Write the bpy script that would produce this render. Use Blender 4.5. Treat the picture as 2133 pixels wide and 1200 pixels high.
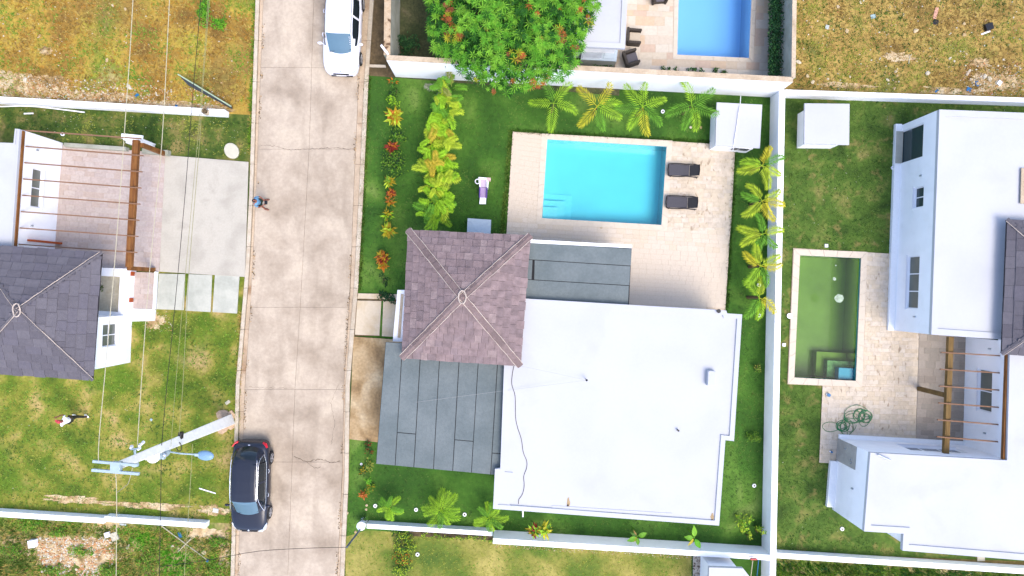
import bpy, bmesh, math, random
from mathutils import Vector, Matrix, noise
from mathutils.geometry import tessellate_polygon
random.seed(11)
R = math.radians
for o in list(bpy.data.objects): bpy.data.objects.remove(o)
S = bpy.context.scene
COL = S.collection

# ------------------------------------------------------------ camera, sky, sun, exposure
ALT = 35.0          # drone height above the ground, metres
PXM = 40.0          # photograph pixels per metre on the ground
cam = bpy.data.cameras.new('camera'); camo = bpy.data.objects.new('camera', cam); COL.objects.link(camo)
camo.location = (0, 0, ALT); camo.rotation_euler = (0, 0, 0)
cam.sensor_width = 36; cam.lens = 1400 / 2133 * 36; cam.clip_end = 3000
S.camera = camo
S.render.resolution_x = 1024; S.render.resolution_y = 576
w = bpy.data.worlds.new('World'); S.world = w; w.use_nodes = True
nt = w.node_tree; bg = nt.nodes['Background']; sky = nt.nodes.new('ShaderNodeTexSky')
SUN_EL, SUN_AZ = 60, 140      # degrees; azimuth clockwise from north (+Y)
sky.sky_type = 'NISHITA'; sky.sun_disc = False; sky.sun_elevation = R(SUN_EL); sky.sun_rotation = R(SUN_AZ)
sky.air_density = 0.5; sky.dust_density = 1.6; sky.ozone_density = 0.4
nt.links.new(sky.outputs[0], bg.inputs[0]); bg.inputs[1].default_value = 0.15
sl = bpy.data.lights.new('sun', 'SUN'); sl.energy = 0.5; sl.angle = R(30); sl.color = (1, .93, .84)
so = bpy.data.objects.new('sun', sl); COL.objects.link(so)
d = Vector((math.sin(R(SUN_AZ)) * math.cos(R(SUN_EL)), math.cos(R(SUN_AZ)) * math.cos(R(SUN_EL)), math.sin(R(SUN_EL))))
so.rotation_euler = d.to_track_quat('Z', 'Y').to_euler(); so.location = d * 60
S.view_settings.view_transform = 'Standard'; S.view_settings.look = 'None'
S.view_settings.exposure = 2.08; S.view_settings.gamma = 1; S.view_settings.use_curve_mapping = False

# ------------------------------------------------------------ helpers
def W(px, py, z=0.0):
    """point of the place seen at photograph pixel (px, py) when it stands z metres high"""
    k = (ALT - z) / ALT / PXM
    return Vector(((px - 1066.5) * k, (600 - py) * k, z))

def lin(c):
    c = c / 255
    return c / 12.92 if c <= .04045 else ((c + .055) / 1.055) ** 2.4
def C(r, g, b, e=1.80):
    """surface colour from the colour it shows in full daylight"""
    return tuple(min(.86, lin(v) / q) for v, q in ((r, e), (g, e * 1.01), (b, e * 1.13))) + (1,)

ORG = {}
def setp(o, label=None, cat=None, group=None, kind=None):
    if label: o['label'] = label
    if cat: o['category'] = cat
    if group: o['group'] = group
    if kind: o['kind'] = kind
    return o
def thing(name, loc, label, cat, group=None):
    o = bpy.data.objects.new(name, None); COL.objects.link(o)
    o.empty_display_size = .2; o.location = loc; ORG[o.name] = Vector(loc)
    return setp(o, label, cat, group)

class MB:
    def __init__(s): s.v = []; s.f = []; s.m = []
    def add(s, vs, fs, mi=0):
        b = len(s.v); s.v += [tuple(v) for v in vs]
        for f in fs: s.f.append(tuple(i + b for i in f)); s.m.append(mi)
        return s
    def box(s, c, sz, rz=0, mi=0, tilt=None):
        hx, hy, hz = sz[0] / 2, sz[1] / 2, sz[2] / 2
        M = Matrix.Rotation(rz, 3, 'Z')
        if tilt: M = M @ tilt
        vs = [Vector(c) + M @ Vector((x * hx, y * hy, z * hz)) for z in (-1, 1) for x, y in ((-1, -1), (1, -1), (1, 1), (-1, 1))]
        return s.add(vs, [(3, 2, 1, 0), (4, 5, 6, 7), (0, 1, 5, 4), (1, 2, 6, 5), (2, 3, 7, 6), (3, 0, 4, 7)], mi)
    def prism(s, poly, z0, z1, mi=0, top=None):
        poly = [(p[0], p[1]) for p in poly]
        a = sum(poly[i][0] * poly[(i + 1) % len(poly)][1] - poly[(i + 1) % len(poly)][0] * poly[i][1] for i in range(len(poly)))
        tp = [(p[0], p[1]) for p in top] if top else poly
        if a < 0: poly = poly[::-1]; tp = tp[::-1]
        n = len(poly)
        vs = [(x, y, z0) for x, y in poly] + [(x, y, z1) for x, y in tp]
        fs = [tuple(range(n))[::-1], tuple(range(n, 2 * n))] + [(i, (i + 1) % n, n + (i + 1) % n, n + i) for i in range(n)]
        return s.add(vs, fs, mi)
    def tube(s, pts, r, n=8, mi=0, cap=True):
        pts = [Vector(p) for p in pts]
        rs = r if isinstance(r, (list, tuple)) else [r] * len(pts)
        vs = []; up = None
        for i, p in enumerate(pts):
            t = (pts[min(i + 1, len(pts) - 1)] - pts[max(i - 1, 0)]).normalized()
            if up is None: up = Vector((0, 0, 1)) if abs(t.z) < .9 else Vector((0, 1, 0))
            a = t.cross(up).normalized(); b = a.cross(t).normalized()
            for k in range(n):
                an = 2 * math.pi * k / n
                vs.append(p + (a * math.cos(an) + b * math.sin(an)) * rs[i])
        fs = []
        for i in range(len(pts) - 1):
            for k in range(n):
                fs.append((i * n + k, i * n + (k + 1) % n, (i + 1) * n + (k + 1) % n, (i + 1) * n + k))
        if cap: fs += [tuple(range(n))[::-1], tuple(range((len(pts) - 1) * n, len(pts) * n))]
        return s.add(vs, fs, mi)
    def disc(s, c, r, h, n=20, mi=0, sx=1, rz=0):
        M = Matrix.Rotation(rz, 2)
        pl = [Vector((c[0], c[1])) + M @ Vector((math.cos(2 * math.pi * i / n) * r * sx, math.sin(2 * math.pi * i / n) * r)) for i in range(n)]
        return s.prism(pl, c[2], c[2] + h, mi)
    def ball(s, c, r, nu=10, nv=6, mi=0):
        vs = []; fs = []
        rr = r if isinstance(r, (tuple, list)) else (r, r, r)
        for j in range(nv + 1):
            th = math.pi * j / nv
            for i in range(nu):
                ph = 2 * math.pi * i / nu
                vs.append((c[0] + rr[0] * math.sin(th) * math.cos(ph), c[1] + rr[1] * math.sin(th) * math.sin(ph), c[2] + rr[2] * math.cos(th)))
        for j in range(nv):
            for i in range(nu):
                fs.append((j * nu + i, (j + 1) * nu + i, (j + 1) * nu + (i + 1) % nu, j * nu + (i + 1) % nu))
        return s.add(vs, fs, mi)
    def leaf(s, p, dr, l, wd, droop=.25, roll=0, mi=0):
        """a folded pointed leaf from p along dr"""
        dr = dr.normalized()
        side = dr.cross(Vector((0, 0, 1)))
        if side.length < 1e-3: side = Vector((1, 0, 0))
        side.normalize()
        if roll: side = Matrix.Rotation(roll, 3, dr) @ side
        mid = p + dr * l * .45; tip = p + dr * l - Vector((0, 0, l * droop))
        up = side.cross(dr) * wd * .25
        vs = [p, mid + side * wd / 2 + up, tip, mid - side * wd / 2 + up, mid]
        return s.add(vs, [(0, 4, 1), (1, 4, 2), (0, 3, 4), (3, 2, 4)], mi)
    def build(s, name, mats, parent=None, org=None, smooth=False, bevel=0, mods=None):
        if not isinstance(mats, (list, tuple)): mats = [mats]
        if parent is not None: o0 = ORG[parent.name]
        else: o0 = Vector(org) if org is not None else Vector((0, 0, 0))
        me = bpy.data.meshes.new(name)
        me.from_pydata([(v[0] - o0[0], v[1] - o0[1], v[2] - o0[2]) for v in s.v], [], s.f)
        for m in mats: me.materials.append(m)
        if len(mats) > 1: me.polygons.foreach_set('material_index', s.m)
        if smooth: me.polygons.foreach_set('use_smooth', [True] * len(me.polygons))
        me.update()
        o = bpy.data.objects.new(name, me); COL.objects.link(o)
        ORG[o.name] = o0
        if parent is not None: o.parent = parent
        else: o.location = o0
        if bevel:
            b = o.modifiers.new('bevel', 'BEVEL'); b.width = bevel; b.segments = 2; b.limit_method = 'ANGLE'; b.harden_normals = False
        return o

def local_parent(o, parent, loc, rz=0):
    """a shared-mesh piece under parent, loc in world coordinates"""
    COL.objects.link(o); o.parent = parent
    o.location = Vector(loc) - ORG[parent.name]; o.rotation_euler = (0, 0, rz); ORG[o.name] = Vector(loc)
    return o
def bake(o):
    dg = bpy.context.evaluated_depsgraph_get(); dg.update()
    me = bpy.data.meshes.new_from_object(o.evaluated_get(dg))
    o.modifiers.clear(); o.data = me
    return o
def copy_tree(root, loc, rz=0, sc=1, label=None):
    r = root.copy(); COL.objects.link(r); r.location = loc; r.rotation_euler = (0, 0, rz); r.scale = (sc,) * 3
    if label: r['label'] = label
    ORG[r.name] = Vector(loc)
    for ch in root.children:
        c = ch.copy(); COL.objects.link(c); c.parent = r
        for g in ch.children:
            e = g.copy(); COL.objects.link(e); e.parent = c
    return r

# ------------------------------------------------------------ materials
def pmat(name, base, rough=.85, ramp=None, vscale=.3, fine=.1, fscale=9, bump=0, bscale=25, spec=.3, metal=0, orand=0, detail=6, ramp2=None, v2=2.0, mix2=.5, stretch=None, distort=0.3, streak=None):
    m = bpy.data.materials.new(name); m.use_nodes = True
    n = m.node_tree.nodes; L = m.node_tree.links; b = n['Principled BSDF']
    b.inputs['Roughness'].default_value = rough; b.inputs['Metallic'].default_value = metal
    b.inputs['Specular IOR Level'].default_value = spec
    geo = n.new('ShaderNodeNewGeometry'); pos = geo.outputs['Position']
    if stretch:
        mp = n.new('ShaderNodeMapping'); mp.inputs['Scale'].default_value = stretch; L.new(pos, mp.inputs[0]); pos = mp.outputs[0]
    def nz(scale, det=4, dist=0.0):
        t = n.new('ShaderNodeTexNoise'); t.inputs['Scale'].default_value = scale; t.inputs['Detail'].default_value = det
        t.inputs['Distortion'].default_value = dist; L.new(pos, t.inputs['Vector']); return t.outputs['Fac']
    def rampn(src, stops):
        r = n.new('ShaderNodeValToRGB'); e = r.color_ramp.elements
        while len(e) < len(stops): e.new(.5)
        for i, (p, c) in enumerate(stops): e[i].position = p; e[i].color = c
        L.new(src, r.inputs[0]); return r.outputs[0]
    def mixn(a, c, fac, typ='MIX'):
        x = n.new('ShaderNodeMix'); x.data_type = 'RGBA'; x.blend_type = typ
        if isinstance(fac, (int, float)): x.inputs[0].default_value = fac
        else: L.new(fac, x.inputs[0])
        for sock, val in ((x.inputs[6], a), (x.inputs[7], c)):
            if isinstance(val, tuple): sock.default_value = val
            else: L.new(val, sock)
        return x.outputs[2]
    col = base
    if ramp: col = rampn(nz(vscale, detail, distort), ramp)
    if ramp2:
        k = n.new('ShaderNodeValToRGB'); e = k.color_ramp.elements
        e[0].position, e[1].position = ramp2[0], ramp2[1]; e[0].color = (0, 0, 0, 1); e[1].color = (1, 1, 1, 1)
        L.new(nz(v2, 5, .4), k.inputs[0])
        mm = n.new('ShaderNodeMath'); mm.operation = 'MULTIPLY'; mm.inputs[1].default_value = mix2; L.new(k.outputs[0], mm.inputs[0])
        col = mixn(col, ramp2[2], mm.outputs[0])
    if streak:
        mp2 = n.new('ShaderNodeMapping'); mp2.inputs['Scale'].default_value = streak[0]; L.new(geo.outputs['Position'], mp2.inputs[0])
        t2 = n.new('ShaderNodeTexNoise'); t2.inputs['Scale'].default_value = 1; t2.inputs['Detail'].default_value = 8; t2.inputs['Distortion'].default_value = .4; L.new(mp2.outputs[0], t2.inputs['Vector'])
        k2 = rampn(t2.outputs['Fac'], [(streak[1], (0, 0, 0, 1)), (streak[2], (streak[4],) * 3 + (1,))])
        col = mixn(col, streak[3], k2)
    if fine:
        g = rampn(nz(fscale, 5), [(.28, (1 - fine,) * 3 + (1,)), (.72, (1 + fine,) * 3 + (1,))])
        col = mixn(col, g, 1.0, 'MULTIPLY')
    if orand:
        oi = n.new('ShaderNodeObjectInfo')
        g = rampn(oi.outputs['Random'], [(0, (1 - orand,) * 3 + (1,)), (.5, (1, 1, 1, 1)), (1, (1 + orand, 1 + orand * .9, 1 + orand * .75, 1))])
        col = mixn(col, g, 1.0, 'MULTIPLY')
    if isinstance(col, tuple): b.inputs['Base Color'].default_value = col
    else: L.new(col, b.inputs['Base Color'])
    if bump:
        bn = n.new('ShaderNodeBump'); bn.inputs['Strength'].default_value = bump; bn.inputs['Distance'].default_value = .05
        L.new(nz(bscale, 6), bn.inputs['Height']); L.new(bn.outputs[0], b.inputs['Normal'])
    return m
def orand_ramp(name, cols, rough=.8, spec=.2, fine=.12, fscale=14, bump=.2, bscale=20, streak=None):
    """per-object colour taken at random from a list"""
    m = pmat(name, (1, 1, 1, 1), rough=rough, fine=fine, fscale=fscale, bump=bump, bscale=bscale, spec=spec, streak=streak)
    n = m.node_tree.nodes; L = m.node_tree.links; b = n['Principled BSDF']
    oi = n.new('ShaderNodeObjectInfo'); r = n.new('ShaderNodeValToRGB'); e = r.color_ramp.elements
    r.color_ramp.interpolation = 'CONSTANT'
    while len(e) < len(cols): e.new(.5)
    for i, c in enumerate(cols): e[i].position = i / len(cols); e[i].color = c
    L.new(oi.outputs['Random'], r.inputs[0])
    mx = [x for x in n if x.type == 'MIX']
    if mx: L.new(r.outputs[0], mx[0].inputs[6])
    else: L.new(r.outputs[0], b.inputs['Base Color'])
    return m
def foliage(name, col, var=.3, rough=.55):
    m = pmat(name, col, rough=rough, fine=var, fscale=3.5, spec=.25)
    b = m.node_tree.nodes['Principled BSDF']; L = m.node_tree.links; n = m.node_tree.nodes
    tr = n.new('ShaderNodeBsdfTranslucent'); mx = n.new('ShaderNodeMixShader'); mx.inputs[0].default_value = .25
    src = b.inputs['Base Color'].links[0].from_socket
    L.new(src, tr.inputs[0]); L.new(b.outputs[0], mx.inputs[1]); L.new(tr.outputs[0], mx.inputs[2])
    L.new(mx.outputs[0], n['Material Output'].inputs['Surface'])
    return m

M = {}
M['dirt'] = pmat('dry_soil', C(150, 130, 80), ramp=[(.3, C(96, 90, 45)), (.5, C(140, 120, 62)), (.7, C(178, 150, 95))], vscale=.6, fine=.3, fscale=8, bump=.5)
M['lawn'] = pmat('mown_lawn', C(84, 128, 44), ramp=[(.28, C(48, 90, 28)), (.42, C(62, 107, 34)), (.54, C(76, 124, 40)), (.64, C(104, 146, 56)), (.76, C(148, 172, 92))], vscale=.33, fine=.16, fscale=5, bump=.4, bscale=18, detail=8, rough=.95, ramp2=(.52, .75, C(62, 104, 38)), v2=.5, mix2=.5, distort=.6)
M['lawn_patchy'] = pmat('patchy_lawn', C(96, 118, 48), ramp=[(.3, C(64, 92, 32)), (.44, C(84, 116, 42)), (.56, C(98, 128, 50)), (.66, C(130, 140, 70)), (.8, C(170, 158, 100))], vscale=.9, fine=.22, fscale=6, bump=.4, bscale=16, detail=10, rough=.95, ramp2=(.56, .68, C(170, 150, 96)), v2=1.5, mix2=.55, distort=.2)
M['lawn_olive'] = pmat('olive_lawn', C(136, 146, 56), ramp=[(.32, C(84, 110, 30)), (.43, C(118, 136, 42)), (.52, C(154, 156, 62)), (.6, C(186, 172, 92)), (.7, C(206, 180, 120))], vscale=.7, fine=.2, fscale=7, bump=.4, bscale=16, detail=11, rough=.95, ramp2=(.5, .66, C(104, 138, 34)), v2=.55, mix2=.75, distort=.2)
M['lawn_strip'] = pmat('strip_lawn', C(90, 114, 45), ramp=[(.32, C(56, 82, 26)), (.46, C(84, 108, 38)), (.56, C(112, 124, 54)), (.66, C(160, 146, 88))], vscale=1.0, fine=.22, fscale=7, bump=.4, bscale=16, detail=10, rough=.95, ramp2=(.56, .7, C(168, 146, 96)), v2=1.2, mix2=.5)  # dull green with tan patches, for the northwest strip
M['dry_nw'] = pmat('golden_dry_grass', C(190, 156, 66), ramp=[(.32, C(140, 108, 56)), (.42, C(178, 140, 64)), (.5, C(204, 170, 76)), (.57, C(198, 180, 76)), (.65, C(148, 162, 58)), (.78, C(216, 194, 136))], vscale=.4, fine=.24, fscale=6, bump=.4, bscale=14, detail=12, rough=.95, ramp2=(.5, .68, C(150, 118, 72)), v2=.3, mix2=.7, distort=.15)
M['sand'] = pmat('bare_sandy_ground', C(220, 192, 152), ramp=[(.32, C(150, 124, 80)), (.44, C(214, 180, 134)), (.52, C(238, 208, 166)), (.66, C(248, 228, 194))], vscale=1.8, fine=.28, fscale=9, bump=.7, detail=12)
M['dry_ne'] = pmat('brown_dry_grass', C(176, 146, 84), ramp=[(.32, C(146, 120, 66)), (.43, C(180, 150, 82)), (.53, C(204, 174, 100)), (.62, C(166, 154, 78)), (.72, C(130, 134, 64)), (.84, C(204, 178, 120))], vscale=.6, fine=.28, fscale=6, bump=.5, bscale=14, detail=12, rough=.95, ramp2=(.54, .7, C(208, 178, 104)), v2=.9, mix2=.5, distort=.15)
M['weedy'] = pmat('weedy_ground', C(130, 148, 56), ramp=[(.32, C(76, 98, 36)), (.44, C(116, 130, 56)), (.54, C(170, 160, 100)), (.63, C(222, 196, 148)), (.8, C(236, 212, 172))], vscale=.5, fine=.25, fscale=7, bump=.5, bscale=14, detail=11, rough=.95, ramp2=(.48, .62, C(110, 146, 40)), v2=.8, mix2=.8)
M['lawn_south'] = pmat('yellowing_lawn', C(140, 150, 66), ramp=[(.32, C(84, 116, 44)), (.44, C(118, 138, 54)), (.55, C(162, 160, 78)), (.68, C(200, 186, 108))], vscale=.4, fine=.16, fscale=6, bump=.35, bscale=16, detail=9, rough=.95)
M['earth'] = pmat('bare_brown_earth', C(118, 98, 72), ramp=[(.35, C(88, 76, 52)), (.6, C(128, 108, 80))], vscale=1.2, fine=.25, bump=.6)
M['earth_yard'] = pmat('greenish_earth', C(90, 96, 60), ramp=[(.35, C(66, 78, 44)), (.55, C(96, 98, 66)), (.7, C(150, 134, 112))], vscale=.7, fine=.3, bump=.6)  # greener, more varied mix than the bare earth, for the north yard
M['road'] = pmat('road_concrete', C(222, 206, 190), ramp=[(.3, C(188, 170, 154)), (.42, C(212, 194, 178)), (.54, C(228, 210, 194)), (.72, C(242, 224, 206))], vscale=.55, fine=.09, fscale=7, bump=.25, bscale=30, detail=13, ramp2=(.53, .70, C(168, 148, 130)), v2=.3, mix2=.5, orand=.025, distort=.2, streak=((1.7, .35, 1), .52, .75, C(178, 160, 144), .45))
M['gutter'] = pmat('gutter_concrete', C(226, 204, 180), ramp=[(.3, C(206, 182, 158)), (.55, C(232, 208, 186)), (.8, C(240, 218, 194))], vscale=.9, fine=.12, fscale=14, bump=.3, ramp2=(.6, .74, C(172, 128, 86)), v2=.7, mix2=.8)
M['kerb'] = pmat('kerb_concrete', C(236, 220, 202), ramp=[(.35, C(222, 204, 184)), (.6, C(240, 226, 210))], vscale=2, fine=.1, fscale=14, bump=.3, ramp2=(.62, .75, C(168, 136, 106)), v2=1.1, mix2=.5)
M['drive'] = pmat('driveway_concrete', C(224, 216, 206), ramp=[(.3, C(206, 199, 190)), (.5, C(224, 217, 208)), (.75, C(234, 226, 216))], vscale=.8, fine=.05, fscale=12, bump=.15, detail=9, ramp2=(.6, .75, C(180, 174, 166)), v2=.8, mix2=.5)
M['drive_stained'] = pmat('stained_driveway_concrete', C(214, 184, 144), ramp=[(.3, C(160, 130, 96)), (.41, C(196, 164, 122)), (.52, C(220, 190, 150)), (.7, C(242, 218, 184))], vscale=.7, fine=.18, fscale=8, bump=.25, detail=12, distort=.6)
M['slab_warm'] = pmat('warm_slab_concrete', C(246, 226, 200), ramp=[(.35, C(232, 208, 176)), (.6, C(248, 230, 208))], vscale=1.2, fine=.05, bump=.12)
M['slab_cool'] = pmat('cool_slab_concrete', C(224, 224, 216), ramp=[(.35, C(206, 208, 200)), (.6, C(228, 228, 220))], vscale=1.3, fine=.05, bump=.15, detail=9)
M['grout'] = pmat('patio_grout', C(236, 216, 198), fine=.1, bump=.2)
M['trav'] = orand_ramp('travertine_paver', [C(252, 236, 222), C(249, 232, 217), C(251, 234, 220), C(253, 237, 224), C(250, 232, 214), C(248, 230, 213), C(252, 236, 223), C(247, 228, 210)], fine=.05, bump=.15, rough=.7)
M['trav2'] = orand_ramp('mottled_travertine_paver', [C(246, 228, 209), C(242, 226, 212), C(246, 231, 218), C(249, 235, 222), C(247, 229, 209), C(243, 226, 207), C(248, 232, 217), C(240, 222, 203), C(244, 228, 214)], fine=.12, fscale=6, bump=.2, rough=.75, streak=((5, 2.4, 1), .60, .70, C(170, 146, 122), .7))
M['trav3'] = orand_ramp('variegated_stone_paver', [C(246, 230, 212), C(242, 226, 212), C(247, 233, 220), C(240, 220, 200), C(244, 216, 190), C(241, 226, 214), C(248, 236, 224), C(238, 210, 192)], fine=.06, fscale=8, bump=.15, rough=.7)
M['pinktile'] = orand_ramp('pinkish_terrace_paver', [C(226, 208, 206), C(222, 205, 203), C(228, 212, 210), C(222, 202, 196), C(230, 214, 213), C(220, 203, 202)], fine=.1, fscale=9, bump=.2)
M['greytile'] = orand_ramp('grey_terrace_paver', [C(190, 178, 170), C(184, 174, 166), C(196, 184, 176), C(180, 168, 160), C(200, 188, 180)], fine=.08, fscale=9, bump=.2)
M['coping'] = pmat('pool_coping_stone', C(251, 236, 222), fine=.05, fscale=6, bump=.1, orand=.02)
M['white'] = pmat('white_wall_paint', (.86, .86, .86, 1), fine=.03, fscale=1.5, rough=.8, bump=.04, bscale=40, ramp2=(.55, .8, (.74, .735, .70, 1)), v2=1.3, mix2=.5)
M['white_roof'] = pmat('white_roof_coating', (.43, .435, .445, 1), ramp=[(.3, (.405, .41, .425, 1)), (.5, (.43, .435, .445, 1)), (.8, (.445, .45, .455, 1))], vscale=.35, fine=.015, fscale=8, rough=.75, ramp2=(.58, .74, (.37, .365, .36, 1)), v2=.45, mix2=.5)
M['wall_top_beige'] = pmat('weathered_wall_top', C(238, 214, 188), ramp=[(.35, C(214, 190, 164)), (.6, C(240, 218, 194))], vscale=1.5, fine=.12, fscale=12, bump=.3)
M['wall_mottled'] = pmat('blotched_wall_render', C(222, 196, 168), ramp=[(.38, C(120, 90, 66)), (.46, C(222, 192, 160)), (.7, C(238, 214, 188))], vscale=3.2, fine=.15, fscale=14, bump=.4)
M['wall_grey'] = pmat('grey_render', C(206, 206, 194), ramp=[(.35, C(184, 186, 172)), (.65, C(214, 212, 202))], vscale=1.2, fine=.06, bump=.2)
M['shingle'] = orand_ramp('mauve_roof_shingle', [C(157, 137, 142), C(161, 141, 146), C(166, 145, 149), C(153, 134, 139), C(163, 142, 146), C(149, 131, 136), C(173, 153, 156), C(159, 139, 143), C(155, 137, 143)], fine=.2, fscale=4, bump=.35, rough=.9)
M['shingle_dark'] = orand_ramp('slate_grey_roof_shingle', [C(118, 114, 126), C(122, 118, 130), C(126, 122, 134), C(114, 110, 122), C(120, 116, 130)], fine=.08, fscale=6, bump=.3, rough=.9)
M['shingle_base'] = pmat('roof_underlay', C(84, 74, 78), fine=.15)
M['shingle_base_dark'] = pmat('dark_roof_underlay', C(62, 58, 66), fine=.15)
M['hipline'] = pmat('hip_sealant', C(232, 214, 206), fine=.1)
M['hipcap'] = orand_ramp('hip_cap_shingle', [C(150, 130, 132), C(140, 122, 124), C(156, 136, 138)], fine=.12, bump=.3, rough=.9)
M['hipcap_dark'] = orand_ramp('dark_hip_cap_shingle', [C(116, 112, 122), C(122, 118, 128)], fine=.1, bump=.3, rough=.9)
M['membrane'] = pmat('grey_roofing_membrane', C(128, 139, 145), ramp=[(.3, C(120, 132, 138)), (.7, C(138, 148, 154))], vscale=.8, fine=.08, fscale=9, bump=.25, rough=.8, orand=.03)
M['seam'] = pmat('black_bitumen_seam', C(34, 32, 36), fine=.1, rough=.7)
M['wood'] = pmat('brown_stained_timber', C(150, 98, 46), ramp=[(.3, C(122, 74, 32)), (.55, C(158, 102, 48)), (.8, C(178, 126, 66))], vscale=1.0, stretch=(14, 1.2, 3), fine=.15, fscale=3, bump=.3, rough=.7)
M['wood_dull'] = pmat('weathered_timber', C(140, 112, 66), ramp=[(.3, C(116, 90, 48)), (.6, C(150, 120, 72))], vscale=1.0, stretch=(14, 1.2, 3), fine=.15, fscale=3, bump=.3, rough=.8)
M['rafter'] = pmat('thin_timber_rafter', C(162, 122, 96), fine=.15, fscale=6, rough=.8)
M['orange_wood'] = pmat('orange_door_timber', C(206, 96, 40), fine=.15, fscale=6, rough=.6)
M['glass'] = pmat('dark_window_glass', (.03, .05, .055, 1), rough=.06, fine=0, spec=.6)
M['glass_olive'] = pmat('olive_window_glass', (.12, .13, .11, 1), rough=.15, fine=.1, fscale=2, spec=.5)
M['frame'] = pmat('white_window_frame', (.76, .76, .78, 1), rough=.5, fine=.02)
M['steel'] = pmat('brushed_steel', (.42, .46, .50, 1), rough=.4, metal=.7, fine=.1, fscale=3)
M['plinth'] = pmat('white_plinth_paint', (.78, .79, .78, 1), fine=.03)
M['greypanel'] = pmat('grey_stone_cladding', C(208, 206, 208), ramp=[(.35, C(196, 194, 196)), (.65, C(212, 210, 212))], vscale=2, fine=.05, bump=.3)
M['soil'] = pmat('pale_planter_soil', C(230, 220, 202), ramp=[(.35, C(214, 204, 184)), (.65, C(238, 230, 214))], vscale=1.6, fine=.1, bump=.4)
M['pole'] = pmat('pale_pole_concrete', (.8, .78, .7, 1), fine=.06, fscale=5, bump=.15)
M['pole_metal'] = pmat('pale_blue_galvanised_metal', C(204, 226, 244), fine=.06, rough=.5, metal=.1)
M['black'] = pmat('black_plastic', (.012, .012, .014, 1), rough=.4, fine=0)
M['cable_pale'] = pmat('pale_cable', C(216, 208, 184), fine=.1)
M['cable_dark'] = pmat('dark_cable', C(52, 48, 46), fine=.1)
M['cable_green'] = pmat('greenish_cable', C(170, 168, 120), fine=.1)
M['lamp_blue'] = pmat('lamp_housing', C(150, 190, 232), rough=.35, fine=.03)
M['rattan'] = pmat('dark_rattan', C(84, 76, 70), fine=.3, fscale=30, bump=.6, bscale=60, rough=.7)
M['cushion_grey'] = pmat('grey_cushion', C(116, 112, 122), fine=.08, rough=.9)
M['cushion_beige'] = pmat('beige_cushion', C(228, 212, 194), fine=.05, rough=.9)
M['sling'] = pmat('charcoal_sling', C(92, 90, 100), fine=.1, fscale=20, rough=.8)
M['sling_dark'] = pmat('dark_back_sling', C(72, 70, 74), fine=.15, fscale=25, rough=.8)
M['frame_dark'] = pmat('dark_lounger_frame', C(44, 38, 42), fine=.1, rough=.5)
M['lilac'] = pmat('lilac_plastic', C(212, 186, 244), fine=.02, rough=.4)
M['plastic_white'] = pmat('white_plastic', (.80, .79, .81, 1), fine=.02, rough=.4)
M['pink'] = pmat('pale_pink_plastic', C(255, 214, 218), fine=.02, rough=.4)
M['cover'] = pmat('pale_blue_cover', C(216, 232, 252), fine=.04, rough=.6)
M['hose'] = pmat('green_hose', C(24, 142, 84), fine=.1, rough=.4)
M['blue'] = pmat('blue_plastic', C(40, 130, 200), fine=.05, rough=.4)
M['red'] = pmat('red_plastic', C(228, 60, 66), fine=.05, rough=.4)
M['stone'] = orand_ramp('pale_rubble_stone', [C(236, 214, 180), C(240, 224, 198), C(226, 200, 160), C(244, 232, 214), C(216, 186, 140)], fine=.2, fscale=12, bump=.5)
M['stone_w'] = pmat('white_pebble', C(244, 238, 226), fine=.1)
M['litter'] = orand_ramp('litter_plastic', [C(240, 244, 246), C(190, 216, 226), C(246, 246, 240), C(214, 224, 232)], fine=.05, bump=.2)
M['skin'] = pmat('skin', C(176, 112, 92), fine=.06, rough=.6)
M['skin_dark'] = pmat('tanned_skin', C(150, 96, 80), fine=.06, rough=.6)
M['hair'] = pmat('dark_hair', C(44, 30, 28), fine=.2, rough=.7)
M['shirt_blue'] = pmat('light_blue_shirt', C(126, 184, 232), fine=.08, fscale=10, rough=.85)
M['shirt_white'] = pmat('white_shirt', (.78, .79, .84, 1), fine=.05, rough=.85)
M['shorts'] = pmat('dark_green_shorts', C(48, 66, 56), fine=.12, rough=.9)
M['trousers'] = pmat('dark_olive_trousers', C(58, 58, 44), fine=.12, rough=.9)
M['cap_red'] = pmat('red_cap', C(226, 84, 96), fine=.1, rough=.8)
M['shoe'] = pmat('white_shoe', (.76, .76, .70, 1), fine=.05)
M['paint_white'] = pmat('white_car_paint', (.74, .75, .82, 1), fine=0, rough=.2, spec=.6)
M['paint_black'] = pmat('black_car_paint', (.018, .022, .034, 1), fine=0, rough=.22, spec=.35)
M['car_glass'] = pmat('car_glass', (.012, .018, .022, 1), fine=0, rough=.06, spec=.4)
M['car_windscreen'] = pmat('sky_toned_windscreen', (.09, .16, .21, 1), fine=.08, fscale=1.2, rough=.1, spec=.4)  # blue-grey sky reflection put into the base colour
M['tyre'] = pmat('tyre_rubber', (.02, .02, .02, 1), fine=.1, rough=.9)
M['rim'] = pmat('alloy_rim', (.45, .46, .48, 1), fine=0, rough=.35, metal=.6)
M['chrome'] = pmat('chrome_trim', (.75, .77, .82, 1), fine=0, rough=.2, metal=.7)
M['lamp_red'] = pmat('tail_lamp_red', (.62, .02, .04, 1), fine=0, rough=.2)
M['lamp_clear'] = pmat('headlamp_clear', (.55, .60, .64, 1), fine=0, rough=.1, spec=.8)
M['rust'] = pmat('rust_stain', C(206, 178, 140), fine=.3)
M['bark'] = pmat('palm_bark', C(130, 110, 80), fine=.25, bump=.5)
M['gravelw'] = pmat('white_gravel_bed', C(232, 216, 204), ramp=[(.38, C(120, 100, 88)), (.46, C(226, 208, 196)), (.7, C(248, 240, 232))], vscale=9, fine=.15, fscale=20, bump=.8)
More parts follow.
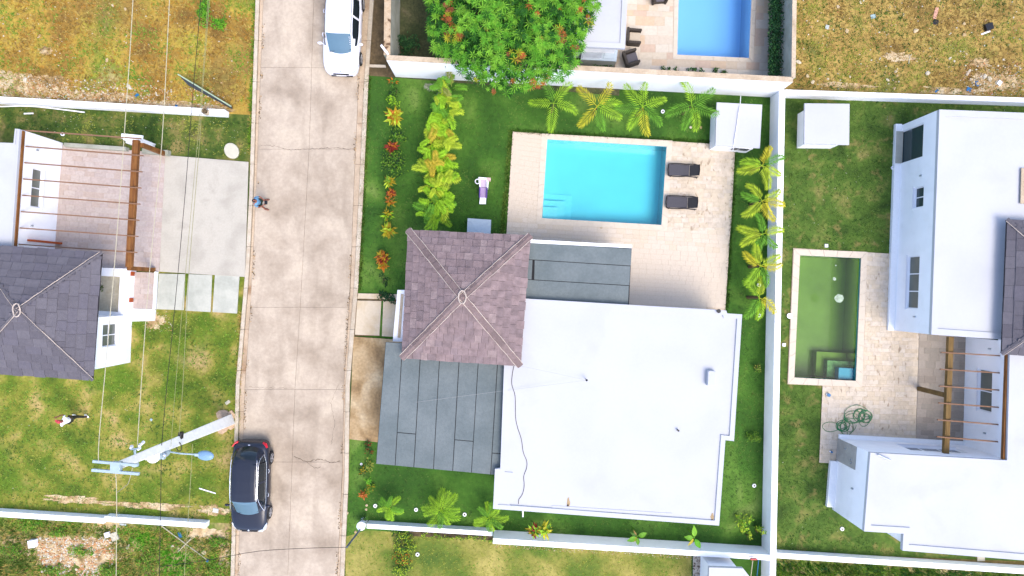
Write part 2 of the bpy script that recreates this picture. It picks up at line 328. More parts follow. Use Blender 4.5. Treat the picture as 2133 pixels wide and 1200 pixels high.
for nm, c in dict(palm=(186, 236, 60), palm_dark=(130, 196, 58), palm_yellow=(246, 236, 66), palm_orange=(214, 160, 60), areca=(182, 238, 54), areca_y=(214, 240, 66), areca_o=(232, 208, 70), areca_pale=(168, 178, 90),
                  mango=(116, 196, 52), mango_l=(150, 218, 66), mango_d=(52, 120, 34), mango_o=(214, 126, 66), mango_y=(196, 206, 50), mango_r=(178, 112, 76),
                  croton_y=(206, 180, 40), croton_o=(226, 138, 44), croton_r=(160, 56, 40), croton_g=(84, 130, 44), bush=(92, 148, 44), bush_l=(140, 186, 54), bush_d=(44, 86, 40), hedge=(38, 92, 52), hedge_l=(72, 128, 66),
                  lime=(110, 196, 40), lime_l=(150, 216, 60), weed=(138, 182, 58), weed_l=(190, 196, 86), weed_d=(104, 138, 50), banana=(124, 190, 44), banana_y=(226, 206, 60), straw=(226, 196, 112), straw_d=(186, 152, 84), blade=(84, 128, 42), blade_l=(122, 154, 66), blade_d=(70, 112, 40), silver=(176, 180, 156)).items():
    M[nm] = foliage('leaf_' + nm, C(*c))

# ------------------------------------------------------------ water
def water_mat(name, absorb, dens, tint=(1, 1, 1, 1)):
    m = bpy.data.materials.new(name); m.use_nodes = True; n = m.node_tree.nodes; L = m.node_tree.links
    n.remove(n['Principled BSDF']); out = n['Material Output']
    tr = n.new('ShaderNodeBsdfTransparent'); tr.inputs[0].default_value = tint
    gl = n.new('ShaderNodeBsdfGlossy'); gl.inputs['Roughness'].default_value = .05
    fr = n.new('ShaderNodeFresnel'); fr.inputs[0].default_value = 1.33
    tx = n.new('ShaderNodeTexNoise'); tx.inputs['Scale'].default_value = 3; tx.inputs['Detail'].default_value = 3
    ge = n.new('ShaderNodeNewGeometry'); L.new(ge.outputs['Position'], tx.inputs['Vector'])
    bp = n.new('ShaderNodeBump'); bp.inputs['Strength'].default_value = .05; bp.inputs['Distance'].default_value = .05
    L.new(tx.outputs['Fac'], bp.inputs['Height']); L.new(bp.outputs[0], gl.inputs['Normal']); L.new(bp.outputs[0], fr.inputs['Normal'])
    mx = n.new('ShaderNodeMixShader'); L.new(fr.outputs[0], mx.inputs[0]); L.new(tr.outputs[0], mx.inputs[1]); L.new(gl.outputs[0], mx.inputs[2])
    L.new(mx.outputs[0], out.inputs['Surface'])
    va = n.new('ShaderNodeVolumeAbsorption'); va.inputs['Color'].default_value = absorb; va.inputs['Density'].default_value = dens
    L.new(va.outputs[0], out.inputs['Volume'])
    return m
M['basin_cyan'] = pmat('pool_basin_cyan', (.13, .58, .63, 1), fine=.03, fscale=1.0, rough=.6)
M['basin_blue'] = pmat('pool_basin_blue', (.30, .58, .84, 1), fine=.02, fscale=.6, rough=.6)
M['basin_green'] = pmat('algae_pool_floor', C(128, 178, 76), ramp=[(.3, C(112, 160, 66)), (.7, C(140, 188, 84))], vscale=.35, fine=.06, fscale=2, rough=.8)
M['basin_wall_teal'] = pmat('teal_pool_wall', C(70, 170, 176), ramp=[(.3, C(60, 158, 150)), (.7, C(78, 176, 190))], vscale=.6, fine=.04, rough=.7)
M['water_cyan'] = water_mat('clear_pool_water', (.14, .82, .93, 1), .34)
M['water_blue'] = water_mat('blue_pool_water', (.35, .72, .95, 1), .30)
M['water_green'] = water_mat('green_pool_water', (.55, .74, .38, 1), .22)

# ------------------------------------------------------------ ground and lots
POOL = [(1140, 291), (1388, 306), (1377, 469), (1129, 455)]
NPOOL = [(1417, -190), (1572, -180), (1559, 122), (1410, 115)]
GPOOL = [(1665, 532), (1792, 538), (1781, 793), (1653, 786)]
holes = [[W(*p) for p in q] for q in (POOL, NPOOL, GPOOL)]
def sheet(name, mat, poly, z, hol=(), kind='structure', parent=None):
    loops = [[Vector((p[0], p[1], 0)) for p in poly]] + [[Vector((p[0], p[1], 0)) for p in h] for h in hol]
    tris = tessellate_polygon(loops)
    flat = [v for l in loops for v in l]
    mb = MB(); mb.add([(v.x, v.y, z) for v in flat], [t for t in tris])
    # upward normals
    for i, f in enumerate(mb.f):
        a, b, c = (Vector(mb.v[j]) for j in f)
        if (b - a).cross(c - a).z < 0: mb.f[i] = f[::-1]
    o = mb.build(name, mat, parent)
    if kind: o['kind'] = kind
    return o
def PL(pts, z=0): return [W(x, y, z) for x, y in pts]
sheet('ground', M['dirt'], [(-300, -300), (300, -300), (300, 300), (-300, 300)], 0, holes)
def xi(y, pts):
    ys = [p[0] for p in pts]; xs = [p[1] for p in pts]
    if y <= ys[0]: i = 0
    elif y >= ys[-1]: i = len(ys) - 2
    else: i = max(j for j in range(len(ys) - 1) if ys[j] <= y)
    t = (y - ys[i]) / (ys[i + 1] - ys[i]); return xs[i] + (xs[i + 1] - xs[i]) * t
LO = [(0, 534), (400, 521), (560, 513), (800, 493), (1200, 482)]     # outer edge of the left kerb
LI = [(0, 549), (400, 534), (600, 525), (800, 511), (1200, 496)]     # road edge on the left
RI = [(0, 758), (160, 748), (400, 737), (600, 730), (800, 717), (1000, 713), (1200, 703)]
RO = [(0, 780), (160, 769), (400, 758), (600, 747), (800, 730), (1000, 727), (1200, 718)]
CX = [(0, 654), (300, 645), (640, 626), (810, 615), (1200, 600)]
YT, YB = -700, 1900
ys = [YT] + list(range(0, 1201, 100)) + [YB]
sheet('lawn_central', M['lawn'], PL([(xi(y, RO) - 2, y) for y in range(0, 1300, 100)] + [(718, YB), (1612, YB), (1594, 1140), (1606, 190), (820, 158), (780, 150)]), .02, holes[:1])
sheet('dry_lot_northwest', M['dry_nw'], PL([(-1600, YT), (560, YT), (536, 0), (526, 240), (-1600, 130)]), .02)
sheet('strip_lawn_northwest', M['lawn_strip'], PL([(-1600, 130), (527, 240), (518, 480), (-1600, 480)]), .024)
sheet('olive_lawn_west', M['lawn_olive'], PL([(-1600, 480), (518, 480), (xi(700, LO), 700), (xi(1090, LO), 1090), (-1600, 1020)]), .02)
sheet('weedy_lot_southwest', M['weedy'], PL([(-1600, 1020), (xi(1090, LO), 1090), (480, YB), (-1600, YB)]), .024)
sheet('dry_lot_northeast', M['dry_ne'], PL([(1640, YT), (3400, YT), (3400, 250), (1625, 196)]), .02)
sheet('lawn_east', M['lawn_patchy'], PL([(1622, 196), (3400, 250), (3400, 1215), (1606, 1150)]), .024, holes[2:])
sheet('yard_earth_north', M['earth_yard'], PL([(825, YT), (1300, YT), (1290, 200), (822, 162)]), .026)
sheet('verge_earth', M['earth'], PL([(783, YT), (826, YT), (822, 162), (770, 158)]), .03)
sheet('lawn_south', M['lawn_south'], PL([(719, YB), (720, 1118), (764, 1104), (1440, 1150), (1440, YB)]), .026)
sheet('gravel_bed', M['gravelw'], PL([(1443, 1150), (1478, 1152), (1478, YB), (1440, YB)]), .034)
sheet('lawn_southeast', M['weedy'], PL([(1610, 1160), (3400, 1225), (3400, YB), (1607, YB)]), .03)

def blob(name, px, py, rx, ry, z, mat, seed, rot=0, rough=.45, n=90):
    rnd = random.Random(seed); pl = []
    for k in range(n):
        a = 2 * math.pi * k / n
        r = 1 + rough * noise.noise(Vector((math.cos(a) * 2.2, math.sin(a) * 2.2, seed * 1.7))) + rough * .7 * noise.noise(Vector((math.cos(a) * 9, math.sin(a) * 9, seed * 2.9))) + rnd.uniform(-.05, .05)
        x, y = rx * r * math.cos(a), ry * r * math.sin(a); pl.append(W(px + x * math.cos(rot) - y * math.sin(rot), py + x * math.sin(rot) + y * math.cos(rot)))
    return sheet(name, mat, pl, z)
for i, (x, y, rx, ry) in enumerate([(70, 185, 90, 20), (210, 204, 90, 13), (20, 172, 50, 26), (350, 218, 90, 7), (440, 228, 40, 10), (100, 170, 40, 14), (96, 106, 14, 9)]): blob('bare_patch', x, y, rx, ry, .026 + i * .0007, M['sand'], i + 1, .05)
for i, (x, y, rx, ry) in enumerate([(155, 1152, 78, 34), (60, 1140, 40, 18), (430, 1112, 44, 12), (210, 1128, 30, 8), (445, 1062, 34, 9), (300, 1052, 90, 7), (150, 1040, 60, 8), (470, 1150, 12, 40)]): blob('bare_patch', x, y, rx, ry, .03 + i * .0007, M['sand'], i + 21, .05, .6)
for i, (x, y, rx, ry) in enumerate([(2075, 172, 46, 22), (1980, 190, 60, 7), (1760, 178, 60, 6), (325, 670, 22, 16), (1870, 120, 26, 10), (2040, 130, 22, 9)]): blob('bare_patch', x, y, rx, ry, .036 + i * .0007, M['sand'], i + 41, .05, .6)

# road: cast slabs, gutters and kerbs, each slab its own piece
road = thing('road', (W(640, 600)[0], W(640, 600)[1], 0), None, None); road['kind'] = 'structure'
def rquad(name, mat, La, Lb, y0, y1, z0, z1, parent, g=1.2, n=1, bev=.008):
    for i in range(n):
        a = y0 + (y1 - y0) * i / n + g / 2; b = y0 + (y1 - y0) * (i + 1) / n - g / 2
        st = [a + (b - a) * t / 3 for t in range(4)]
        poly = [W(xi(y, La) + g / 2, y) for y in st] + [W(xi(y, Lb) - g / 2, y) for y in st[::-1]]
        o = MB().prism(poly, z0, z1).build(name, mat, parent, bevel=bev)
MB().prism([W(xi(y, LO), y) for y in ys] + [W(xi(y, RO), y) for y in ys[::-1]], -.01, .026).build('joint_bed', M['earth'], road)
joints = [YT, -420, -140, 141, 311, 640, 811, 962, 1240, 1560, YB]
GL = [(y, x + 9) for y, x in LI]; GR = [(y, x - 4) for y, x in RI]
for a, b in zip(joints[:-1], joints[1:]):
    rquad('road_slab', M['road'], LI, CX, a, b, .02, .05, road, .35)
    rquad('road_slab', M['road'], CX, RI, a, b, .02, .05, road, .35)
crk = pmat('crack_dark', C(128, 112, 98), fine=.2)
def crack(pts, w0, seed):
    rnd = random.Random(seed); P = []
    for (x0, y0), (x1, y1) in zip(pts[:-1], pts[1:]):
        m = max(2, int(math.hypot(x1 - x0, y1 - y0) / 3))
        P += [(x0 + (x1 - x0) * k / m + rnd.uniform(-1, 1), y0 + (y1 - y0) * k / m + rnd.uniform(-1.3, 1.3)) for k in range(m)]
    mb = MB(); vs = []
    for i, (x, y) in enumerate(P):
        q = W(x, y); t = Vector(P[min(i + 1, len(P) - 1)]) - Vector(P[max(i - 1, 0)]); nrm = Vector((t.y, t.x)).normalized() * w0 * rnd.uniform(.3, 1.2)
        vs += [(q.x + nrm.x, q.y + nrm.y, .0515), (q.x - nrm.x, q.y - nrm.y, .0515)]
    mb.add(vs, [(2 * i, 2 * i + 1, 2 * i + 3, 2 * i + 2) for i in range(len(P) - 1)]); mb.build('crack', crk, road)
crack([(545, 303), (575, 305), (600, 313), (640, 311), (700, 308), (743, 313)], .012, 1)
crack([(612, 950), (640, 962), (668, 955), (690, 963), (712, 960)], .02, 2); crack([(640, 962), (655, 975), (672, 972)], .012, 3)
crack([(520, 806), (560, 808), (615, 809)], .008, 4); crack([(705, 800), (690, 840), (698, 880), (690, 930)], .008, 5)
lk = [(y, x + 8) for y, x in LO]; rk = [(y, x - 9) for y, x in RO]
for (a, b, n) in ((YT, 0, 6), (0, 1200, 14), (1200, YB, 6)):
    rquad('kerb_stone', M['kerb'], LO, lk, a, b, .02, .15, road, .5, n, .02)
    rquad('gutter', M['gutter'], lk, LI, a, b, .02, .042, road, .5, n)
    rquad('gutter', M['gutter'], RI, rk, a, b, .02, .042, road, .5, n)
    rquad('kerb_stone', M['kerb'], rk, RO, a, b, .02, .13, road, .5, n, .02)
# driveways and slabs beside the road
def pslab(name, mat, pts, z0, z1, parent=None, kind='structure', bevel=.01):
    o = MB().prism(PL(pts), z0, z1).build(name, mat, parent, bevel=bevel)
    if kind: o['kind'] = kind
    return o
pslab('driveway_west', M['drive'], [(346, 324), (519, 338), (512, 577), (334, 566)], .03, .10)
pslab('driveway_central', M['drive_stained'], [(737, 701), (838, 708), (828, 925), (728, 914)], .03, .10)
mb = MB().prism(PL([(742, 612), (835, 614), (832, 700), (738, 700)]), .02, .045); o = mb.build('path_bed', M['earth']); o['kind'] = 'structure'
for i, q in enumerate([[(745, 626), (795, 627), (791, 699), (740, 697)], [(799, 627), (836, 629), (832, 702), (796, 700)], [(747, 611), (836, 613), (836, 624), (745, 622)]]):
    pslab('stepping_slab', M['slab_warm'], q, .03, .09)
tf = MB().prism(PL([(795.3, 627), (798.7, 627), (795.7, 700), (791.3, 699)]), .045, .075).build('grass_joint', M['lawn']); tf['kind'] = 'structure'
for q in [[(333, 570), (387, 571), (384, 646), (328, 644)], [(394, 571), (443, 573), (440, 650), (388, 647)], [(449, 573), (500, 575), (495, 653), (444, 650)]]:
    pslab('stepping_slab', M['slab_cool'], q, .03, .09)

# ------------------------------------------------------------ paving made of single stones
def unit_tile():
    bm = bmesh.new(); bmesh.ops.create_cube(bm, size=1)
    bmesh.ops.bevel(bm, geom=[e for e in bm.edges if all(v.co.z > 0 for v in e.verts)], offset=.04, segments=1, affect='EDGES')
    me = bpy.data.meshes.new('paver'); bm.to_mesh(me); bm.free(); return me
COUNT = {}
def pave(parent, quad, mat, tw, th, name='paver', z=.05, hgt=.03, gap=.009, limit=300, vary=0.0, key=None, skip=None, along=True):
    """fills a four-sided area (corners as photo pixels on the ground: NW, NE, SE, SW) with single stones"""
    A, B, Cc, D = [W(*p) for p in quad]
    me = bpy.data.meshes.get('mesh_' + mat.name)
    if me is None:
        me = unit_tile(); me.name = 'mesh_' + mat.name; me.materials.append(mat)
    key = key or parent.name
    wid = ((B - A).length + (Cc - D).length) / 2; hei = ((D - A).length + (Cc - B).length) / 2
    rest = MB(); v = 0; row = 0
    while v < hei - .02:
        t = th * (1 + (random.uniform(-vary, vary) if vary else 0)); t = min(t, hei - v)
        if hei - v - t < .08: t = hei - v
        u = 0; first = True
        while u < wid - .02:
            l = tw * (1 + random.uniform(-vary, vary) * 1.3)
            if first and row % 2: l *= .5
            first = False
            l = min(l, wid - u)
            if wid - u - l < .1: l = wid - u
            fu, fv = (u + l / 2) / wid, (v + t / 2) / hei
            top = A.lerp(B, fu); bot = D.lerp(Cc, fu); p = top.lerp(bot, fv)
            ux = A.lerp(D, fv); ux2 = B.lerp(Cc, fv); ang = math.atan2((ux2 - ux).y, (ux2 - ux).x)
            u += l
            if skip and skip(p): continue
            dz = random.uniform(-.002, .003)
            if COUNT.get(key, 0) < limit:
                o = bpy.data.objects.new(name, me); o.scale = (l - gap, t - gap, hgt)
                local_parent(o, parent, (p.x, p.y, z + hgt / 2 + dz), ang); COUNT[key] = COUNT.get(key, 0) + 1
            else: rest.box((p.x, p.y, z + hgt / 2 + dz), (l - gap, t - gap, hgt), ang)
        v += t; row += 1
    if rest.v:
        o = rest.build(name + '_field', mat, parent); o['kind'] = 'stuff'

def struct_thing(name, px, py):
    p = W(px, py); o = thing(name, (p.x, p.y, 0), None, None); o['kind'] = 'structure'; return o
def lerp2(q, u, v):
    a = [q[0][i] + (q[1][i] - q[0][i]) * u for i in (0, 1)]; b = [q[3][i] + (q[2][i] - q[3][i]) * u for i in (0, 1)]
    return (a[0] + (b[0] - a[0]) * v, a[1] + (b[1] - a[1]) * v)
def grow(q, d):
    c = (sum(p[0] for p in q) / 4, sum(p[1] for p in q) / 4)
    return [(p[0] + d * (1 if p[0] > c[0] else -1), p[1] + d * (1 if p[1] > c[1] else -1)) for p in q]
# central pool terrace
pat = struct_thing('pool_terrace', 1290, 380)
PO = [(1068, 275), (1531, 303), (1509, 662), (1046, 640)]
sheet('terrace_base', M['grout'], PL(PO), .07, holes[:1], kind=None, parent=pat)
PC = grow(POOL, 12)
def roofed(p):
    q = (p.x * PXM + 1066.5, 600 - p.y * PXM)
    return q[0] < 1290 and q[1] > 540 or q[1] > 645
ring = [[PO[0], (PC[0][0], 282), PC[3], (1057, 451)], [(PC[0][0], 282), (PC[1][0], 295), PC[1], PC[0]], [(PC[1][0], 295), PO[1], (1521, 481), PC[2]], [(1057, 452), (1520, 481), PO[2], PO[3]]]
pave(pat, ring[2], M['trav2'], .42, .22, vary=.25, skip=roofed, limit=300)
pave(pat, ring[3], M['trav'], .45, .24, vary=.2, skip=roofed, limit=300)
pave(pat, ring[0], M['trav'], .45, .24, vary=.2, limit=300)
pave(pat, ring[1], M['trav'], .6, .25, vary=.1, limit=300)
def coping(parent, inner, outer, mat, z0, z1, step=.62):
    for i in range(4):
        a, b = W(*inner[i]), W(*inner[(i + 1) % 4]); c, e = W(*outer[(i + 1) % 4]), W(*outer[i])
        n = max(1, round((b - a).length / step)); g = .006 / (b - a).length
        for k in range(n):
            t0, t1 = k / n + g, (k + 1) / n - g
            MB().prism([a.lerp(b, t0), a.lerp(b, t1), e.lerp(c, t1), e.lerp(c, t0)], z0, z1).build('coping_stone', mat, parent)
coping(pat, POOL, PC, M['coping'], .05, .095)
# pools
def pool(name, label, quad, depth, basin, wallm, wat, wl, slope=0, steps=None, stepm=None):
    c = W(sum(p[0] for p in quad) / 4, sum(p[1] for p in quad) / 4)
    t = thing(name, (c.x, c.y, 0), label, 'pool')
    q = PL(quad); mb = MB(); n = 4
    q2 = q
    zs = [-depth * (1 - slope), -depth, -depth, -depth * (1 - slope)]
    mb.add([(p.x, p.y, .04) for p in q2] + [(p.x, p.y, zz) for p, zz in zip(q2, zs)], [(7, 6, 5, 4)] , 0)
    o = mb.build('basin_floor', basin, t)
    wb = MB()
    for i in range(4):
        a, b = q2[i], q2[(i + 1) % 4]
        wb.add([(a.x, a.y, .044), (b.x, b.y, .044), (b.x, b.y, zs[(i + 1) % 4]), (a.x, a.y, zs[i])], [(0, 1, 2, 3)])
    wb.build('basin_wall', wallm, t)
    ins = [p.lerp(c, .0015) for p in q2]
    wm = MB(); wm.add([(p.x, p.y, wl) for p in ins] + [(p.x, p.y, zz + .004) for p, zz in zip(ins, zs)],
                      [(3, 2, 1, 0), (4, 5, 6, 7)] + [(i, (i + 1) % 4, 4 + (i + 1) % 4, 4 + i) for i in range(4)])
    wo = wm.build('water', wat, t)
    bm = bmesh.new(); bm.from_mesh(wo.data); bmesh.ops.recalc_face_normals(bm, faces=bm.faces); bm.to_mesh(wo.data); bm.free()
    if steps:
        for i, (pq, zt) in enumerate(steps):
            MB().prism(PL(pq), -depth * .98, zt).build('pool_step', stepm[i] if isinstance(stepm, list) else stepm, t)
    return t
def sub(q, u0, u1, v0, v1): return [lerp2(q, u0, v0), lerp2(q, u1, v0), lerp2(q, u1, v1), lerp2(q, u0, v1)]
pool('swimming_pool', 'bright turquoise swimming pool of the central house with pale corner steps', POOL, 1.1, M['basin_cyan'], pmat('pool_wall_lightened', (.22, .72, .78, 1), fine=.03), M['water_cyan'], .0, .25,  # wall colour lightened beyond the floor to offset its dark shading
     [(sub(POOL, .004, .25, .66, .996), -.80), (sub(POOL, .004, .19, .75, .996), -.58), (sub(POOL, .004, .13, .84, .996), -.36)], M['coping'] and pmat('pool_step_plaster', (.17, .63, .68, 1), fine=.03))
pool('swimming_pool', 'pale blue swimming pool of the northern neighbour at the top edge', NPOOL, 1.5, M['basin_blue'], M['basin_blue'], M['water_blue'], -.02)
st_g = pmat('algae_step', C(136, 180, 84), fine=.12, fscale=3); st_b = pmat('blue_step', C(90, 190, 226), fine=.03); st_m = pmat('mottled_step', C(120, 180, 118), fine=.35, fscale=5)
pool('swimming_pool', 'neglected green swimming pool of the eastern house', GPOOL, 1.5, M['basin_green'], M['basin_wall_teal'], M['water_green'], -.08, 0,
     [(sub(GPOOL, .50, .996, .79, .996), -1.0), (sub(GPOOL, .63, .996, .855, .996), -.62), (sub(GPOOL, .76, .996, .905, .996), -.2)], [st_g, st_m, st_b])
# foam patches drifting on the green pool
for i, (x, y, r, lb) in enumerate([(1748, 622, .26, 'large white foam patch floating on the green pool'), (1738, 581, .10, 'small white foam scrap floating on the green pool'), (1741, 553, .04, 'tiny white speck of foam near the north end of the green pool')]):
    p = W(x, y, -.08); pl = [(p.x + math.cos(a) * r * random.uniform(.75, 1.05), p.y + math.sin(a) * r * random.uniform(.7, 1)) for a in [j * math.pi / 7 for j in range(14)]]
    setp(MB().prism(pl, -.082, -.066).build('foam_patch', pmat('foam', C(206, 226, 206), fine=.35, fscale=9), org=(p.x, p.y, -.08)), lb, 'foam')
# paving of the north neighbour
pn = struct_thing('neighbour_terrace', 1450, 80)
NO = [(1290, -240), (1618, -222), (1606, 168), (1280, 150)]
sheet('terrace_base', M['grout'], PL(NO), .07, holes[1:2], kind=None, parent=pn)
NC = grow(NPOOL, 9)
pave(pn, [(1296, -40), (1402, -34), NC[3], (1290, 124)], M['trav3'], .62, .4, vary=.3)
pave(pn, [(1290, 124), (1598, 131), (1606, 168), (1280, 150)], M['trav3'], .62, .4, vary=.25)
pave(pn, [(1578, -24), (1616, -22), (1606, 131), NC[2]], M['trav3'], .62, .4, vary=.25)
coping(pn, NPOOL, NC, M['coping'], .046, .09)
# paving of the east house
pe = struct_thing('east_pool_terrace', 1760, 760)
EO = [(1651, 517), (1863, 529), (1880, 676), (1925, 680), (1906, 930), (1745, 920), (1742, 965), (1705, 963), (1712, 803), (1639, 800)]
sheet('terrace_base', M['grout'], PL(EO), .07, holes[2:], kind=None, parent=pe)
GC = grow(GPOOL, 13)
pave(pe, [(GC[1][0], 526), (1866, 530), (1862, 679), (1800, 679)], M['trav2'], .46, .24, vary=.25)
pave(pe, [(1800, 679), (1914, 684), (1909, 806), (1794, 804)], M['trav2'], .46, .24, vary=.25)
pave(pe, [(1712, 805), (1909, 806), (1906, 926), (1708, 914)], M['trav2'], .46, .24, vary=.25)
pave(pe, [(1708, 914), (1746, 917), (1742, 965), (1705, 963)], M['trav2'], .46, .24, vary=.25)
coping(pe, GPOOL, GC, M['coping'], .047, .10)
pg = struct_thing('east_pergola_floor', 1960, 810)
pslab('floor_slab', M['grout'], [(1913, 682), (2019, 684), (2006, 932), (1905, 926)], .03, .10, pg, None)
pave(pg, [(1913, 682), (2019, 684), (2006, 932), (1905, 926)], M['greytile'], .62, .34, z=.1, hgt=.012, vary=.2)
# paving of the west house
pw = struct_thing('west_terrace', 240, 430)
pslab('floor_slab', M['grout'], [(133, 302), (352, 320), (333, 566), (110, 550)], .03, .07, pw, None)
pave(pw, [(133, 302), (352, 320), (333, 566), (110, 550)], M['pinktile'], .5, .26, z=.07, hgt=.012, vary=.15)
pslab('floor_slab', M['grout'], [(266, 566), (330, 568), (326, 646), (262, 642)], .03, .15, pw, None)
pave(pw, [(266, 566), (330, 568), (326, 646), (262, 642)], M['pinktile'], .5, .26, z=.15, hgt=.012, vary=.15)

# ------------------------------------------------------------ boundary walls
def wall(label, a, b, z, th, mat, name='boundary_wall', top=None, tz=.02, z0=0, over=0):
    p, q = W(*a, z), W(*b, z); dr = (q - p).normalized(); s = Vector((-dr.y, dr.x, 0)) * th / 2
    c = (p + q) / 2
    t = thing(name, (c.x, c.y, 0), label, 'wall')
    pl = [p + s, q + s, q - s, p - s]
    MB().prism(pl, z0, z - tz).build('wall_body', mat, t)
    e = 1 + over / (th / 2); pl = [p + s * e, q + s * e, q - s * e, p - s * e]
    MB().prism(pl, z - tz, z).build('wall_cap', top or mat, t)
    return t
wl = M['white']
wall('low white wall with a round vent pipe, along the dry northwest lot', (-600, 172), (468, 234), .55, .28, wl)
wall('low white wall, longer western stretch below the utility pole', (-600, 1033), (217, 1085), .5, .27, wl)
wall('low white wall, short stretch ending near the black car', (217.5, 1081), (428, 1095), .48, .27, wl)
wall('tall white wall with beige top behind the mango tree and palms', (805, 120), (1652, 166), 2.6, .25, wl, top=M['wall_top_beige'])
wall('blotchy beige wall beside the brown verge at the top', (814, -500), (806, 114), 2.6, .32, M['wall_grey'], top=M['wall_mottled'])
wall('beige wall between the dark hedge and the dry northeast lot', (1662, -500), (1653, 161.5), 2.6, .2, M['wall_grey'], top=M['wall_top_beige'])
wall('long white wall between the central garden and the green pool lot', (1629.5, 187), (1604, 1500), 1.2, .30, wl)
wall('low white wall south of the dry northeast lot', (1636, 191.5), (2500, 221), .7, .24, wl)
wall('low white garden wall below the three bottom palms', (764, 1096), (1026, 1112), .55, .23, wl)
wall('taller white garden wall behind the broad-leaved plants', (1027, 1127), (1605, 1162), 1.2, .27, wl)
wall('low white wall along the bottom right hedge', (1617, 1157), (2500, 1214), .5, .27, wl)
# end post of the thin garden wall and the service mast beside it
p = W(752, 1096, .75); t = MB().disc((p.x, p.y, 0), .2, .74, 14).disc((p.x, p.y, .74), .23, .05, 14).build('wall_post', wl, org=(p.x, p.y, 0), bevel=.02)
setp(t, 'rounded white end post of the garden wall near the road', 'post')
mt = MB().tube([(W(758, 1093)[0], W(758, 1093)[1], 0), W(722, 1140, 3.2)], .045, 10).build('service_mast', M['steel'], org=W(758, 1093))
mt.data.materials[0] = pmat('grey_mast_paint', C(112, 122, 140), rough=.6); setp(mt, 'thin grey service mast rising from the wall post by the road', 'mast')
# capped stub and cross wall on the verge
vk = MB().prism(PL([(769, 136), (804, 137), (805, 142), (769, 141)]), .03, .14).build('verge_kerb', M['kerb'], org=W(787, 139)); setp(vk, 'short concrete kerb across the brown verge', 'kerb')
p0 = W(797, 108, 2.6); bl = MB().box((p0.x + .12, p0.y + .05, 2.72), (.10, .5, .22), R(38)).build('wall_plate', M['plastic_white'], org=(p0.x, p0.y, 2.6)); setp(bl, 'small white box mounted on the corner of the tall wall', 'box')

# ------------------------------------------------------------ building helpers
def offset(poly, d):
    """moves the outline of a polygon inwards by d (outwards when negative)"""
    n = len(poly); P = [Vector((p[0], p[1])) for p in poly]
    a = sum(P[i].x * P[(i + 1) % n].y - P[(i + 1) % n].x * P[i].y for i in range(n)); sg = 1 if a > 0 else -1
    out = []
    for i in range(n):
        e0 = (P[i] - P[i - 1]).normalized(); e1 = (P[(i + 1) % n] - P[i]).normalized()
        n0 = Vector((-e0.y, e0.x)) * sg; n1 = Vector((-e1.y, e1.x)) * sg
        m = n0 + n1; k = m.dot(n0)
        out.append(P[i] + m * (d / k) if abs(k) > .1 else P[i] + n0 * d)
    return out
def flat_roof(parent, polypx, z, mat, lip=.07, lw=.22, thick=.2):
    pl = PL(polypx, z); pl2 = [(p.x, p.y) for p in pl]
    MB().prism(pl2, z - thick, z - lip).build('flat_roof', mat, parent)
    rim = MB(); inner = offset(pl2, lw); n = len(pl2)
    vs = [(x, y, z - lip) for x, y in pl2] + [(p.x, p.y, z - lip) for p in inner] + [(x, y, z) for x, y in pl2] + [(p.x, p.y, z) for p in inner]
    fs = []
    for i in range(n):
        j = (i + 1) % n
        fs += [(i, j, 2 * n + j, 2 * n + i), (2 * n + i, 2 * n + j, 3 * n + j, 3 * n + i), (3 * n + i, 3 * n + j, n + j, n + i)]
    rim.add(vs, fs); r = rim.build('parapet', mat, parent)
    bm = bmesh.new(); bm.from_mesh(r.data); bmesh.ops.recalc_face_normals(bm, faces=bm.faces); bm.to_mesh(r.data); bm.free()
    return pl2
def wall_panel(parent, a, b, z0, z1, th, mat, openings):
    """a wall from a to b (outer face line, ground xy), th thick behind it (to the left of a->b), with openings (u0,u1,z0,z1)"""
    a = Vector((a[0], a[1])); b = Vector((b[0], b[1])); L = (b - a).length; dr = (b - a) / L; nn = Vector((-dr.y, dr.x))
    mb = MB()
    def blk(u0, u1, za, zb):
        if u1 - u0 < .01 or zb - za < .01: return
        mb.prism([a + dr * u0, a + dr * u1, a + dr * u1 + nn * th, a + dr * u0 + nn * th], za, zb)
    u = 0
    for (u0, u1, za, zb) in sorted(openings):
        blk(u, u0, z0, z1); blk(u0, u1, z0, za); blk(u0, u1, zb, z1); u = u1
    blk(u, L, z0, z1)
    mb.build('wall_panel', mat, parent)
    return a, dr, nn
